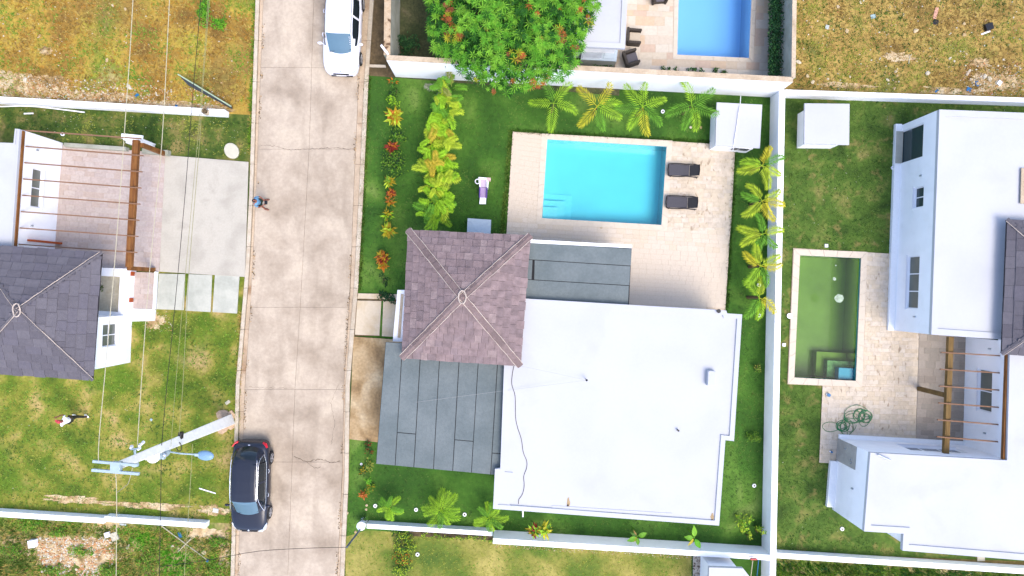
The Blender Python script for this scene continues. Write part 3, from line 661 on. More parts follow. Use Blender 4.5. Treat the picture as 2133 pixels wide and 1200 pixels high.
def window(parent, a, dr, nn, u0, u1, z0, z1, glass, bars=(), hbars=(), depth=.12, sill=True, fw=.05, name='window'):
    """frame with panes set back in an opening"""
    f = MB()
    def rect(ua, ub, za, zb, d0, d1, mb): mb.prism([a + dr * ua + nn * d0, a + dr * ub + nn * d0, a + dr * ub + nn * d1, a + dr * ua + nn * d1], za, zb)
    rect(u0, u1, z0, z0 + fw, depth - .03, depth + .03, f); rect(u0, u1, z1 - fw, z1, depth - .03, depth + .03, f)
    rect(u0, u0 + fw, z0 + fw, z1 - fw, depth - .03, depth + .03, f); rect(u1 - fw, u1, z0 + fw, z1 - fw, depth - .03, depth + .03, f)
    us = [u0 + fw] + [u0 + (u1 - u0) * b for b in bars] + [u1 - fw]; zs = [z0 + fw] + [z0 + (z1 - z0) * h for h in hbars] + [z1 - fw]
    for b in us[1:-1]: rect(b - fw / 2, b + fw / 2, z0 + fw, z1 - fw, depth - .028, depth + .028, f)
    for h in zs[1:-1]: rect(u0 + fw, u1 - fw, h - fw / 2, h + fw / 2, depth - .026, depth + .026, f)
    fo = f.build(name, M['frame'], parent)
    for i in range(len(us) - 1):
        for j in range(len(zs) - 1):
            g = MB(); rect(us[i], us[i + 1], zs[j], zs[j + 1], depth - .006, depth + .006, g)
            g.build('pane', glass, fo)
    if sill:
        s = MB(); rect(u0 - .05, u1 + .05, z0 - .05, z0 - .002, -.05, depth, s); s.build('window_sill', M['frame'], parent)
    return fo

def hip_roof(parent, eave, apex, smat, base, cap, tabs=.4, course=.34, hipw=.30, lines=True, ridge=.0, lift=0.012, seed=1):
    """eave: four world points (z = eave height) anticlockwise or clockwise; apex: world point"""
    rnd = random.Random(seed)
    c = apex
    r = MB(); e = [Vector(p) for p in eave]
    r.add([*e, c, *[Vector((p.x, p.y, p.z - .12)) for p in e]], [(0, 1, 4), (1, 2, 4), (2, 3, 4), (3, 0, 4), (5, 6, 7, 8)] + [(i, 5 + i, 5 + (i + 1) % 4, (i + 1) % 4) for i in range(4)])
    roof = r.build('roof', base, parent)
    bm = bmesh.new(); bm.from_mesh(roof.data); bmesh.ops.recalc_face_normals(bm, faces=bm.faces); bm.to_mesh(roof.data); bm.free()
    n = 0
    for i in range(4):
        A, B = e[i], e[(i + 1) % 4]
        if (B - A).cross(c - A).z < 0: A, B = B, A
        U = (B - A); Lw = U.length; U = U / Lw
        mid = A + U * (c - A).dot(U); V = (c - mid); Hs = V.length; V = V / Hs; N = U.cross(V).normalized()
        ca = (c - A).dot(U)
        v = -.03; row = 0
        while v < Hs - .05:
            v1 = min(v + course, Hs); vm = (v + v1) / 2
            fl = max(0, v) / Hs; fh = min(1, v1 / Hs)
            lo = (ca) * (fl * .5 + fh * .5); hi = Lw - (Lw - ca) * (fl * .5 + fh * .5)
            u = lo - .02; first = True
            while u < hi:
                t = tabs * rnd.uniform(.75, 1.25)
                if first and row % 2: t *= .55
                first = False; t = min(t, hi + .02 - u)
                if t < .06: break
                u0, u1 = u + .006, u + t - .006; vv0 = v + rnd.uniform(-.018, .018); vv1 = v1 + .04
                h0, h1 = lift + rnd.uniform(.012, .028), lift * .3
                pts = [A + U * u0 + V * vv0 + N * h0, A + U * u1 + V * vv0 + N * (h0 + rnd.uniform(0, .004)), A + U * u1 + V * vv1 + N * h1, A + U * u0 + V * vv1 + N * h1]
                low = [p - N * .014 for p in pts]
                mb = MB(); mb.add(pts + low, [(0, 1, 2, 3), (7, 6, 5, 4), (0, 4, 5, 1), (1, 5, 6, 2), (2, 6, 7, 3), (3, 7, 4, 0)])
                if n < 300: mb.build('shingle', smat, roof); n += 1
                else: REST.append(mb)
                u += t
            v = v1; row += 1
    if REST:
        allm = MB()
        for q in REST: allm.add(q.v, q.f)
        o = allm.build('shingle_field', smat, roof); o['kind'] = 'stuff'; REST.clear()
    # hip caps: a row of overlapping capping pieces with pale sealant beads
    for i in range(4):
        P = e[i]; D = (c - P); L = D.length; D = D / L; side = D.cross(Vector((0, 0, 1))).normalized(); up = side.cross(D).normalized()
        k = max(6, int(L / .42))
        for j in range(k):
            a = P + D * (L * j / k) - (D * .05 if j == 0 else Vector()); b = P + D * (L * (j + 1) / k + .03)
            ha, hb = .075, .05
            vs = [a + side * hipw / 2 - up * .0 + up * (ha - .05), a + up * ha, a - side * hipw / 2 + up * (ha - .05), b + side * hipw / 2 + up * (hb - .05), b + up * hb, b - side * hipw / 2 + up * (hb - .05)]
            vs += [x - up * .05 for x in vs]
            MB().add(vs, [(0, 1, 4, 3), (1, 2, 5, 4), (6, 7, 1, 0), (7, 8, 2, 1), (3, 4, 10, 9), (4, 5, 11, 10), (0, 3, 9, 6), (5, 2, 8, 11)]).build('hip_cap', cap, roof)
        if lines:
            for sgn in ((1, -1) if lines == 2 else (1,)):
                pts = [P + D * (L * t / 14) + side * (hipw / 2 + .01) * sgn + up * .03 + side * rnd.uniform(-.012, .012) for t in range(0, 15)]
                MB().tube(pts, [rnd.uniform(.010, .022) for _ in pts], 5).build('sealant_bead', M['hipline'], roof)
    pts = [c + Vector((math.cos(a) * .17, math.sin(a) * .3, .05 + .02 * math.sin(3 * a))) for a in [k * math.pi / 6 for k in range(13)]]
    MB().tube(pts, [rnd.uniform(.02, .04) for _ in pts], 6).build('sealant_ring', M['hipline'], roof)
    return roof
REST = []

# ------------------------------------------------------------ central house
h1 = thing('house', (W(1200, 780)[0], W(1200, 780)[1], 0), 'central white flat-roofed house with a mauve shingled hip roof beside the turquoise pool', 'house')
RP = [(1060, 620), (1513, 647), (1515, 653), (1546, 655), (1529, 919), (1511, 917), (1498, 1095), (1027, 1060), (1031, 977), (1042, 976), (1050, 760)]
z1 = 3.3
pl = flat_roof(h1, RP, z1, M['white_roof'])
MB().prism(offset(pl, .18), 0, z1 - .2).build('wall', M['white'], h1)
# raised screed patches on the flat roof
MB().prism(PL([(1032, 982), (1068, 985), (1062, 1056), (1030, 1053)], z1), z1 - .07, z1 - .035).build('roof_curb', M['white_roof'], h1)
MB().prism(PL([(1190, 628), (1492, 645), (1491, 656), (1189, 639)], z1), z1 - .07, z1 - .02).build('roof_curb', M['white_roof'], h1)
MB().prism(PL([(1150, 1060), (1400, 1076), (1400, 1070), (1150, 1054)], z1), z1 - .07, z1 - .05).build('roof_curb', M['white_roof'], h1)
# carport and porch with membrane strips
zc = 2.95
CP = [(803, 713), (1072, 729), (1040, 990), (783, 966)]
MB().prism(PL(CP, zc), zc - .2, zc - .02).build('carport_roof', M['seam'], h1)
tops = [803, 838.5, 877, 917, 958, 998, 1038, 1076]; bots = [783, 823, 862, 903, 943, 982, 1022, 1040]
for i in range(7):
    def px(f, t): return (tops[f] * (1 - t) + bots[f] * t)
    def py(x, t): return 713 + (x - 803) * .06 if t == 0 else 966 + (x - 783) * .0927
    cuts = {1: [.73], 4: [.75], 6: [.83]}.get(i, []); cuts = [0] + cuts + [1]
    for a, b in zip(cuts[:-1], cuts[1:]):
        q = []
        for f, sgn in ((i, 1), (i + 1, -1)):
            for t in ((a, b) if f == i else (b, a)):
                x = tops[f] * (1 - t) + bots[f] * t; y = (713 + (tops[f] - 803) * .06) * (1 - t) + (966 + (bots[f] - 783) * .0927) * t
                e = .8 if (t == a and a > 0) else (-.8 if (t == b and b < 1) else 0)
                q.append((x + sgn * .75, y + e))
        MB().prism(PL([(x + random.uniform(-.15, .15), y) for x, y in q], zc), zc - .02, zc + random.uniform(-.004, .004)).build('roofing_sheet', M['membrane'], h1)
for x, y in ((812, 735), (796, 955), (900, 966)):
    p = W(x, y, zc); MB().box((p.x + .2, p.y + .1, (zc - .2) / 2), (.25, .25, zc - .2), R(-4)).build('column', M['white'], h1)
zp = 2.95
PP = [(1085, 504), (1316, 517), (1310, 640), (1078, 626)]
MB().prism(PL(PP, zp), zp - .2, zp - .02).build('porch_roof', M['seam'], h1)
MB().prism(PL([(1085, 498), (1316, 510.5), (1316, 517), (1085, 505)], zp), zp - .25, zp + .04).build('porch_fascia', M['white'], h1)
lv = [(505, 518), (541, 554), (582.5, 595), (625, 640)]
for i in range(3):
    for (xa, xb) in ([(1082, 1316)] if i != 1 else [(1082, 1112.2), (1113.8, 1316)]):
        def yy(x, k): return lv[k][0] + (lv[k][1] - lv[k][0]) * (x - 1104) / 211
        o = 3.0 * i
        q = [(xa, yy(xa, i) + .7), (xb - o, yy(xb, i) + .7), (xb - 2 - o, yy(xb, i + 1) - .7), (xa - (1 if xa > 1090 else 0), yy(xa, i + 1) - .7)]
        MB().prism(PL(q, zp), zp - .02, zp + random.uniform(-.003, .003)).build('roofing_sheet', M['membrane'], h1)
p = W(1308, 520, zp); MB().box((p.x - .15, p.y - .15, (zp - .2) / 2), (.22, .22, zp - .2)).build('column', M['white'], h1)
# entrance wall and window below the hip roof
MB().prism(PL([(828, 604), (846, 605), (838, 712), (818, 711)], 2.4), 0, 2.4).build('entrance_wall', M['white'], h1)
MB().prism(PL([(835, 612), (841, 613), (834, 704), (828, 703)], 2.4), 2.401, 2.415).build('entrance_wall_top', M['wall_top_beige'], h1)
MB().prism([(p.x, p.y) for p in PL([(868, 500), (1085, 512), (1066, 735), (855, 722)], 3.6)], 0, 3.5).build('tower_wall', M['white'], h1)
ze = 3.65
ev = [W(851, 480, ze), W(1104, 492, ze), W(1083, 761, ze), W(838, 745, ze)]
hip_roof(h1, ev, W(963, 619, 4.95), M['shingle'], M['shingle_base'], M['hipcap'], tabs=.40, course=.36, lines=2, seed=3)
# small things on the flat roof
def roofthing(name, mb, mats, org, label, cat, **k): return setp(mb.build(name, mats, org=org, **k), label, cat)
zr = z1 - .07
p = W(1222, 792, zr + .4); roofthing('roof_mast', MB().tube([(p.x, p.y, zr), (p.x, p.y, zr + .4)], .02, 8).ball((p.x, p.y, zr + .42), .055, 10, 6), M['black'], (p.x, p.y, zr), 'short roof mast with a black ball top in the middle of the white roof', 'mast')
for a, b, lb in (((1222, 792), (1083, 762), 'thin guy wire from the roof mast to the corner of the shingled roof'), ((1222, 792), (866, 838), 'thin guy wire from the roof mast across the grey carport roof')):
    q = W(*a, zr + .38); r_ = W(*b, 3.7 if b[0] > 1000 else zc + .03)
    roofthing('guy_wire', MB().tube([q, q.lerp(r_, .5) - Vector((0, 0, .03)), r_], .005, 5), pmat('wire_grey', C(196, 196, 202)), (q.x, q.y, q.z), lb, 'wire')
pts = [(1071, 762), (1068, 775), (1066, 800), (1073, 825), (1074, 868), (1078, 890), (1086, 915), (1090, 942), (1097, 960), (1097, 975), (1091, 992), (1092, 1012), (1088, 1030), (1081, 1040), (1080, 1050)]
def smooth(pts, n=4):
    out = []
    for i in range(len(pts) - 1):
        p0, p1, p2, p3 = (Vector(pts[max(0, min(len(pts) - 1, j))]) for j in (i - 1, i, i + 1, i + 2))
        for k in range(n):
            t = k / n; out.append(.5 * ((2 * p1) + (p2 - p0) * t + (2 * p0 - 5 * p1 + 4 * p2 - p3) * t * t + (3 * p1 - p0 - 3 * p2 + p3) * t ** 3))
    out.append(Vector(pts[-1])); return out
roofthing('roof_cable', MB().tube(smooth([W(x, y, zr + .015) for x, y in pts]), .014, 6), pmat('grey_brown_cable', C(104, 96, 100)), W(1075, 868, zr), 'loose dark cable snaking down the west side of the white roof', 'cable')
p = W(1482, 788, zr + .25); roofthing('roof_box', MB().box((p.x, p.y, zr + .14), (.36, .7, .28), R(-3)).box((p.x - .16, p.y + .0, zr + .3), (.05, .66, .05), R(-3)), M['white_roof'], (p.x, p.y, zr), 'low white box on the east side of the white roof', 'box', bevel=.02)
for x, y, r, lb in ((1413, 897, .04, 'small black vent pipe in the southeast part of the white roof'), (1497, 648, .08, 'black vent cap on the north edge of the white roof')):
    p = W(x, y, zr + .15); roofthing('vent_pipe', MB().disc((p.x, p.y, zr), r, .16, 12).disc((p.x, p.y, zr + .16), r * 1.25, .02, 12), M['black'], (p.x, p.y, zr), lb, 'vent')
for (x, y, lb) in ((1184, 1046, 'rusty roof drain west of centre near the south edge of the white roof'), (1484, 1077, 'rusty roof drain in the southeast corner of the white roof')):
    p = W(x, y, zr); mb = MB().prism([(p.x + math.cos(a) * .09 * random.uniform(.5, 1.2), p.y + math.sin(a) * .26 * random.uniform(.6, 1.1)) for a in [k * .52 for k in range(12)]], zr + .001, zr + .008, 0)
    mb.disc((p.x - .03, p.y - .15, zr + .008), .05, .012, 10, 1); roofthing('roof_drain', mb, [M['rust'], M['frame_dark']], (p.x, p.y, zr), lb, 'drain')
p = W(1089, 1068, 2.9); roofthing('drain_spout', MB().tube([(p.x, p.y + .35, 3.0), (p.x, p.y - .18, 2.96)], .035, 8), M['plastic_white'], (p.x, p.y, 2.9), 'white drain spout sticking out of the south wall of the central house', 'spout')

# pump houses
def hut(label, basepx, roofpx, z):
    c = W(*[sum(p[i] for p in basepx) / 4 for i in (0, 1)])
    t = thing('pump_house', (c.x, c.y, 0), label, 'shed')
    MB().prism(PL(basepx), 0, z - .1).build('wall', M['white'], t)
    MB().prism(PL(roofpx, z), z - .1, z).build('roof', M['white_roof'], t, bevel=.012)
    return t
hut1 = hut('white pump house with a black grille at the corner of the pool terrace', [(1480, 240), (1556, 245), (1553, 319), (1477, 313)], [(1493, 213), (1588, 218), (1583, 309), (1490, 303)], 1.2)
hut('plain cream white pump house on the patchy eastern lawn', [(1661, 238), (1733, 241), (1729, 310), (1659, 309)], [(1676, 215), (1770, 216), (1769, 302), (1675, 300)], 1.15)
a, b = W(1477, 313), W(1553, 319)
dr = (b - a).normalized(); nn = Vector((dr.y, -dr.x, 0))
f = MB()
for u0, u1 in ((.95, 1.25), (1.3, 1.75)):
    f.prism([a + dr * u0, a + dr * u1, a + dr * u1 + nn * .015, a + dr * u0 + nn * .015], .55, .98)
gr = f.build('vent_opening', M['black'], hut1)
g2 = MB()
for k in range(11):
    u = .98 + k * .075; g2.tube([a + dr * u + nn * .03 + Vector((0, 0, .53)), a + dr * (u + .05 * (-1) ** k) + nn * .03 + Vector((0, 0, 1.0))], .008, 5)
g2.build('grille', M['chrome'], gr)
cb = MB().tube(smooth([W(1543, 200, .6), W(1541, 222, 1.24), W(1535, 262, 1.25), W(1529, 300, 1.24), W(1527, 312, .9)]), .022, 8).build('conduit', M['plastic_white'], org=W(1535, 262, 1.2)); setp(cb, 'white conduit laid over the roof of the pump house with the grille', 'conduit')

# ------------------------------------------------------------ east house
h2 = thing('house', (W(2000, 700)[0], W(2000, 700)[1], 0), 'eastern white house with flat roofs, dark glass door and pergola', 'house')
ze2 = 3.25
N1 = [(1957, 228), (2133, 235), (2500, 250), (2480, 735), (2097, 708), (1940, 697)]
N2 = [(1813, 943), (2098, 959), (2104, 712), (2478, 737), (2470, 1195), (1880, 1147), (1882, 1112), (1800, 1107)]
pa = flat_roof(h2, N1, ze2, M['white_roof'], lip=.06, lw=.3)
pb = flat_roof(h2, N2, ze2 - .03, M['white_roof'], lip=.06, lw=.3)
core = offset(pa, .22); MB().prism(core, .0, ze2 - .2).build('wall', M['white'], h2)
core2 = offset(pb, .22); MB().prism(core2, .0, ze2 - .23).build('wall', M['white'], h2)
# west wall panel: outer face along the roof edge (a->b with the inside on its left means going north to south on the west side)
A0 = Vector((pa[0][0], pa[0][1])); B0 = Vector((pa[-1][0], pa[-1][1]))
Lw = (B0 - A0).length
def ub(y, z): # distance along the west wall of a photo row y at height z
    yw = (600 - y) * (ALT - z) / ALT / PXM; return (A0.y - yw) / (A0.y - B0.y) * Lw
ops = [(ub(273, .3), ub(340, .3), .12, 2.05), (ub(389, 1.9), ub(432, 1.9), 1.45, 2.25), (ub(533, 1.65), ub(643, 1.65), 1.12, 2.12)]
a_, dr_, nn_ = wall_panel(h2, A0, B0, 0, ze2 - .2, .215, M['white'], ops)
window(h2, a_, dr_, nn_, *ops[0], M['glass'], depth=.1, fw=.04, sill=False, name='glass_door')
window(h2, a_, dr_, nn_, *ops[1], M['glass'], bars=(.5,))
window(h2, a_, dr_, nn_, *ops[2], M['glass_olive'], bars=(.34, .67))
MB().prism([A0 - nn_ * .33 + dr_ * (Lw + .0), A0 - nn_ * .33 - dr_ * .05, A0 - dr_ * .05 - nn_ * .002, B0 - nn_ * .002], 0, .22).build('plinth', M['plinth'], h2)
MB().prism([A0 - nn_ * .30 + dr_ * (ops[0][0]), A0 - nn_ * .30 + dr_ * ops[0][1], A0 + nn_ * .06 + dr_ * ops[0][1], A0 + nn_ * .06 + dr_ * ops[0][0]], .221, .235).build('door_step', M['slab_cool'], h2)
# small wall lamps
def wlamp(a, dr, nn, u, z, parent=h2):
    p = a + dr * u; MB().box((p.x - nn.x * .03, p.y - nn.y * .03, z), (.07, .07, .14), math.atan2(dr.y, dr.x)).build('wall_fixture', M['steel'], parent)
wlamp(a_, dr_, nn_, ub(366, 2), 2.0); wlamp(a_, dr_, nn_, ub(660, 2), 1.9)
# south block: west wall with grey cladding, plinth, north wall with windows
P0 = Vector((pb[0][0], pb[0][1])); P7 = Vector((pb[7][0], pb[7][1])); P1 = Vector((pb[1][0], pb[1][1]))
Lq = (P7 - P0).length
a2, d2, n2 = wall_panel(h2, P0, P7, 0, ze2 - .23, .215, M['white'], [])
d2 = (P7 - P0).normalized(); n2 = Vector((-d2.y, d2.x))
q = [P0 + d2 * .02 - n2 * .03, P0 + d2 * 1.15 - n2 * .03, P0 + d2 * 1.15 - n2 * .001, P0 + d2 * .02 - n2 * .001]
MB().prism(q, .1, 2.0).build('stone_cladding', M['greypanel'], h2)
for u, z in ((.35, 1.0), (.75, 1.6), (.9, 1.62)):
    p = P0 + d2 * u - n2 * .06; MB().box((p.x, p.y, z), (.07, .07, .05)).build('shower_tap', M['steel'], h2)
wlamp(a2, d2, n2, 2.1, 1.9)
pz = [P0 + d2 * 1.2 - n2 * .36, P7 - n2 * .36 - d2 * .15, P7 - n2 * .002 - d2 * .15, P0 + d2 * 1.2 - n2 * .002]
MB().prism(pz, 0, .22).build('plinth', M['plinth'], h2)
Ln = (P1 - P0).length; d3 = (P0 - P1).normalized()
opn = [(2.1, 3.6, .9, 2.1)]   # measured from the east corner
a3, d3, n3 = wall_panel(h2, P1, P0, 0, ze2 - .23, .215, M['white'], [(1.0, 3.9, 1.0, 2.1)])
window(h2, a3, d3, n3, 1.0, 3.9, 1.0, 2.1, M['glass_olive'], bars=(.34, .67))
pz = [P0 + n3 * -.002, P1 - n3 * .002, P1 - n3 * .2, P0 - n3 * .2]
MB().prism(pz, 0, .2).build('plinth', M['plinth'], h2)
# recessed west-facing wall behind the pergola
Q0 = Vector((pb[2][0], pb[2][1])); Q1 = Vector((pb[1][0], pb[1][1]))
def uq(y, z): return (Q0.y - (600 - y) * (ALT - z) / ALT / PXM) / (Q0.y - Q1.y) * (Q1 - Q0).length
opq = [(uq(771, 1.7), uq(858, 1.7), 1.1, 2.1)]
a4, d4, n4 = wall_panel(h2, Q0, Q1, 0, ze2 - .23, .215, M['white'], opq)
window(h2, a4, d4, n4, *opq[0], M['glass_olive'], bars=(.52,))
wlamp(a4, d4, n4, uq(727, 2), 1.9); wlamp(a4, d4, n4, uq(905, 2), 1.7)
ev = [W(2099, 458, 3.7), W(2370, 476, 3.7), W(2352, 757, 3.7), W(2088, 736, 3.7)]
cc = (ev[0] + ev[1] + ev[2] + ev[3]) / 4
hip_roof(h2, ev, Vector((cc.x, cc.y, 5.0)), M['shingle_dark'], M['shingle_base_dark'], M['hipcap_dark'], tabs=.7, course=.4, lines=1, hipw=.2, seed=6)
MB().prism([(p.x, p.y) for p in [e.lerp(cc, .12) for e in ev]], 2.9, 3.6).build('tower_wall', M['white'], h2)
p = W(2131, 392, 3.3); MB().prism(PL([(2128, 350), (2160, 352), (2158, 424), (2126, 424)], 3.3), 3.25, 3.3).build('roof_curb', M['wall_top_beige'], h2)
rd = MB().tube([W(1829, 947, 3.3), W(1855, 959, 3.32)], .045, 8).build('roof_pipe', M['steel'], org=W(1842, 953, 3.3)); setp(rd, 'short grey pipe lying on the roof edge of the eastern house', 'pipe')

def pergola(label, ledger, beam, rafters, zb, zr_, post, beamw, mat, matb, ledz):
    p = W(*beam[0], zb); t = thing('pergola', (p.x, p.y, 0), label, 'pergola')
    def bar(a, b, z, w_, h_, name, m):
        A, B = W(*a, z), W(*b, z); L = (B - A).length; c = (A + B) / 2
        MB().box((c.x, c.y, z - h_ / 2), (L, w_, h_), math.atan2((B - A).y, (B - A).x)).build(name, m, t)
    bar(*ledger, ledz, .13, .16, 'ledger_beam', mat)
    bar(*beam, zb, beamw, .2, 'beam', matb)
    for a, b in rafters:
        A, B = W(*a, zr_), W(*b, zr_ + (ledz - zr_) * 0); L = (B - A).length; c = (A + B) / 2
        MB().box((c.x, c.y, zr_), (L, .055, .09), math.atan2((B - A).y, (B - A).x)).build('rafter', M['rafter'], t)
    for (base, top, w_) in post:
        A, B = W(*base), W(*top, zb - .2)
        c = A; MB().prism([(A.x + x * w_ / 2, A.y + y * w_ / 2) for x, y in ((-1, -1), (1, -1), (1, 1), (-1, 1))], .03, zb - .2).build('post', matb, t)
    return t
pergola('weathered timber pergola of the eastern house over grey paving', ((2100, 736), (2092, 959)), ((1982, 702), (1972, 948)),
        [((1960 - i * 1.8, 734 + i * 35.1), (2100 - i * 1.3, 742 + i * 35.9)) for i in range(6)] + [((1949, 946), (2092, 957))], 2.5, 2.56, [((1912, 809), (1975, 822), .2)], .24, M['wood'], M['wood_dull'], 3.1)

# ------------------------------------------------------------ west house
h3 = thing('house', (W(60, 560)[0], W(60, 560)[1], 0), 'western white house with a slate grey hip roof and timber pergola', 'house')
zw = 3.1
NW_ = [(-420, 270), (-2, 297), (28, 298), (31, 268), (41, 269), (22, 540), (-438, 510)]
pc = flat_roof(h3, NW_, zw, M['white_roof'], lip=.05, lw=.07)
MB().prism(offset(pc, .22), 0, zw - .2).build('wall', M['white'], h3)
E0 = Vector((pc[4][0], pc[4][1])); E1 = Vector((pc[5][0], pc[5][1]))   # east face, north to south
def ue(y, z): return (E1.y - (600 - y) * (ALT - z) / ALT / PXM) / (E1.y - E0.y) * (E1 - E0).length
opw = [(ue(432, 1.7), ue(352, 1.7), 1.3, 2.05)]
a5, d5, n5 = wall_panel(h3, E1, E0, 0, zw - .2, .215, M['white'], [(opw[0][0], opw[0][1], 1.3, 2.05)])
window(h3, a5, d5, n5, *opw[0], M['glass_olive'], bars=(.5,))
MB().box((W(112, 506)[0], W(112, 506)[1], 1.05), (.1, 1.0, 2.1), R(86)).build('door', M['orange_wood'], h3)
for y in (312, 470):
    p = E1.lerp(E0, ue(y, 2) / (E1 - E0).length); MB().box((p.x + .05, p.y, 1.9), (.06, .07, .12)).build('wall_fixture', M['steel'], h3)
# window bay south of the terrace
bay = [(40, 655), (276, 656), (272, 755), (30, 752)]
bp = PL(bay); zb_ = 3.2
MB().prism(offset([(p.x, p.y) for p in bp], .22), 0, zb_).build('wall', M['white'], h3)
X0 = Vector((bp[2].x, bp[2].y)); X1 = Vector((bp[1].x, bp[1].y))
lb_ = (X1 - X0).length
a6, d6, n6 = wall_panel(h3, X0, X1, 0, zb_, .215, M['white'], [(1.0, 2.12, 1.25, 2.5)])
window(h3, a6, d6, n6, 1.0, 2.12, 1.25, 2.5, M['glass_olive'], bars=(.5,), hbars=(.5,))
Y0 = Vector((bp[3].x, bp[3].y)); wall_panel(h3, Y0, X0 - (X0 - Y0).normalized() * .001, 0, zb_, .2, M['white'], [])
Y1 = Vector((bp[0].x, bp[0].y)); wall_panel(h3, X1, Y1, 0, zb_ - .001, .2, M['white'], [])
ev = [W(-115, 505, 3.55), W(211, 527, 3.55), W(192, 791, 3.55), W(-128, 770, 3.55)]
ev = [W(-58, 509, 3.55), W(211, 527, 3.55), W(192, 791, 3.55), W(-76, 773, 3.55)]
cc = (ev[0] + ev[1] + ev[2] + ev[3]) / 4
hip_roof(h3, ev, W(36, 646, 4.85), M['shingle_dark'], M['shingle_base_dark'], M['hipcap_dark'], tabs=.6, course=.40, lines=1, hipw=.14, seed=9)
MB().prism(PL([(-40, 560), (188, 566), (176, 735), (-52, 728)]), 0, 3.45).build('tower_wall', M['white'], h3)
# white kerb around the small terrace
sl_ = MB().prism(PL([(240, 642), (326, 644), (324, 668), (236, 670)]), .02, .2).build('terrace_step', M['plinth'], h3)
sl_ = MB().prism(PL([(247, 560), (267, 561), (262, 642), (240, 642)]), .02, .24).build('terrace_step', M['plinth'], h3)
sl_ = MB().prism(PL([(326, 566), (331, 566), (327, 644), (322, 644)]), .02, .2).build('terrace_step', M['plinth'], h3)
# low wall on the north side of the terrace
t = MB().prism(PL([(133, 297), (262, 306), (262, 314), (133, 305)], .35), 0, .35).build('low_wall', M['wall_grey'], org=W(200, 305)); setp(t, 'low grey beige wall on the north side of the western terrace', 'wall')
t = MB().prism(PL([(296, 309), (350, 313), (349, 324), (295, 319)], .35), 0, .35).build('low_wall', M['wall_grey'], org=W(322, 315)); setp(t, 'short low wall piece beside the gate pillar of the western terrace', 'wall')
gp = thing('gate_pillar', W(275, 300), 'white pillar with a flat cap at the corner of the western pergola', 'pillar')
MB().prism(PL([(256, 284), (292, 287), (290, 294), (255, 291)], 1.5), 0, 1.46).build('shaft', M['white'], gp)
MB().prism(PL([(253, 278), (297, 282), (296, 291), (252, 288)], 1.55), 1.46, 1.55).build('cap', M['white'], gp)
mbx = PL([(262, 293), (276, 294), (276, 299), (262, 298)], 1.0); MB().prism(mbx, .4, 1.0).build('meter_box', M['frame'], gp)
# planter
pt = thing('planter', W(240, 613), 'white walled planter with pale soil beside the grey roof', 'planter')
pp = PL([(150, 555), (268, 560), (262, 668), (140, 662)], .75); ip = offset([(p.x, p.y) for p in pp], .42)
ip = [(ip[0][0], ip[0][1])] + [(p[0], p[1]) for p in ip[1:]]
n = 4; mb = MB()
vs = [(p.x, p.y, 0) for p in pp] + [(p.x, p.y, .75) for p in pp] + [(p[0], p[1], .75) for p in ip] + [(p[0], p[1], .4) for p in ip]
fs = []
for i in range(4):
    j = (i + 1) % 4; fs += [(i, j, 4 + j, 4 + i), (4 + i, 4 + j, 8 + j, 8 + i), (8 + i, 8 + j, 12 + j, 12 + i)]
mb.add(vs, fs).build('planter_wall', M['white'], pt)
MB().prism(ip, .3, .58).build('soil', M['soil'], pt)
for (x, y, lb) in ((271, 570, 'orange timber block at the north end of the small western terrace'), (268, 625, 'orange timber block at the south end of the small western terrace')):
    p = W(x, y, .5); setp(MB().box((p.x, p.y, .4), (.2, .22, .32), R(-4)).build('timber_block', M['orange_wood'], org=(p.x, p.y, .24), bevel=.01), lb, 'block')
pergola('brown timber pergola of the western house over pinkish paving', ((45, 272), (28, 516)), ((282, 291), (267, 556)),
        [((47, 271.5), (294, 289))] + [((41 - 2.5 * i, 304 + 34 * i), (298 - 2.1 * i, 324.5 + 33.6 * i)) for i in range(7)], 2.55, 2.62, [((347, 322), (290, 305), .2), ((322, 562), (262, 553), .2)], .29, M['wood'], M['wood'], 2.95)

# north neighbour: white roof, grill counter
h4 = thing('outbuilding', W(1255, 20), 'white roofed outbuilding between the mango tree and the blue pool', 'building')
pd = flat_roof(h4, [(1185, -260), (1318, -255), (1302, 101), (1190, 96)], 2.5, M['white_roof'], lip=.05, lw=.25)
MB().prism(offset(pd, .3), 0, 2.3).build('wall', M['white'], h4)
gc = thing('grill_counter', W(1255, 112), 'steel grill counter below the white neighbouring roof', 'counter')
q = PL([(1214, 100), (1287, 104), (1284, 128), (1210, 124)], .9)
MB().prism(q, .05, .86).build('counter_base', M['wall_grey'], gc); MB().prism([p for p in q], .86, .9).build('worktop', M['cover'], gc)
MB().prism(PL([(1217, 101), (1258, 103), (1253, 122), (1213, 121)], .95), .9, .95).build('grill_lid', M['steel'], gc, bevel=.01)
MB().prism(PL([(1262, 103), (1283, 104), (1279, 122), (1257, 121)], .94), .9, .94).build('hob_cover', M['cover'], gc, bevel=.01)
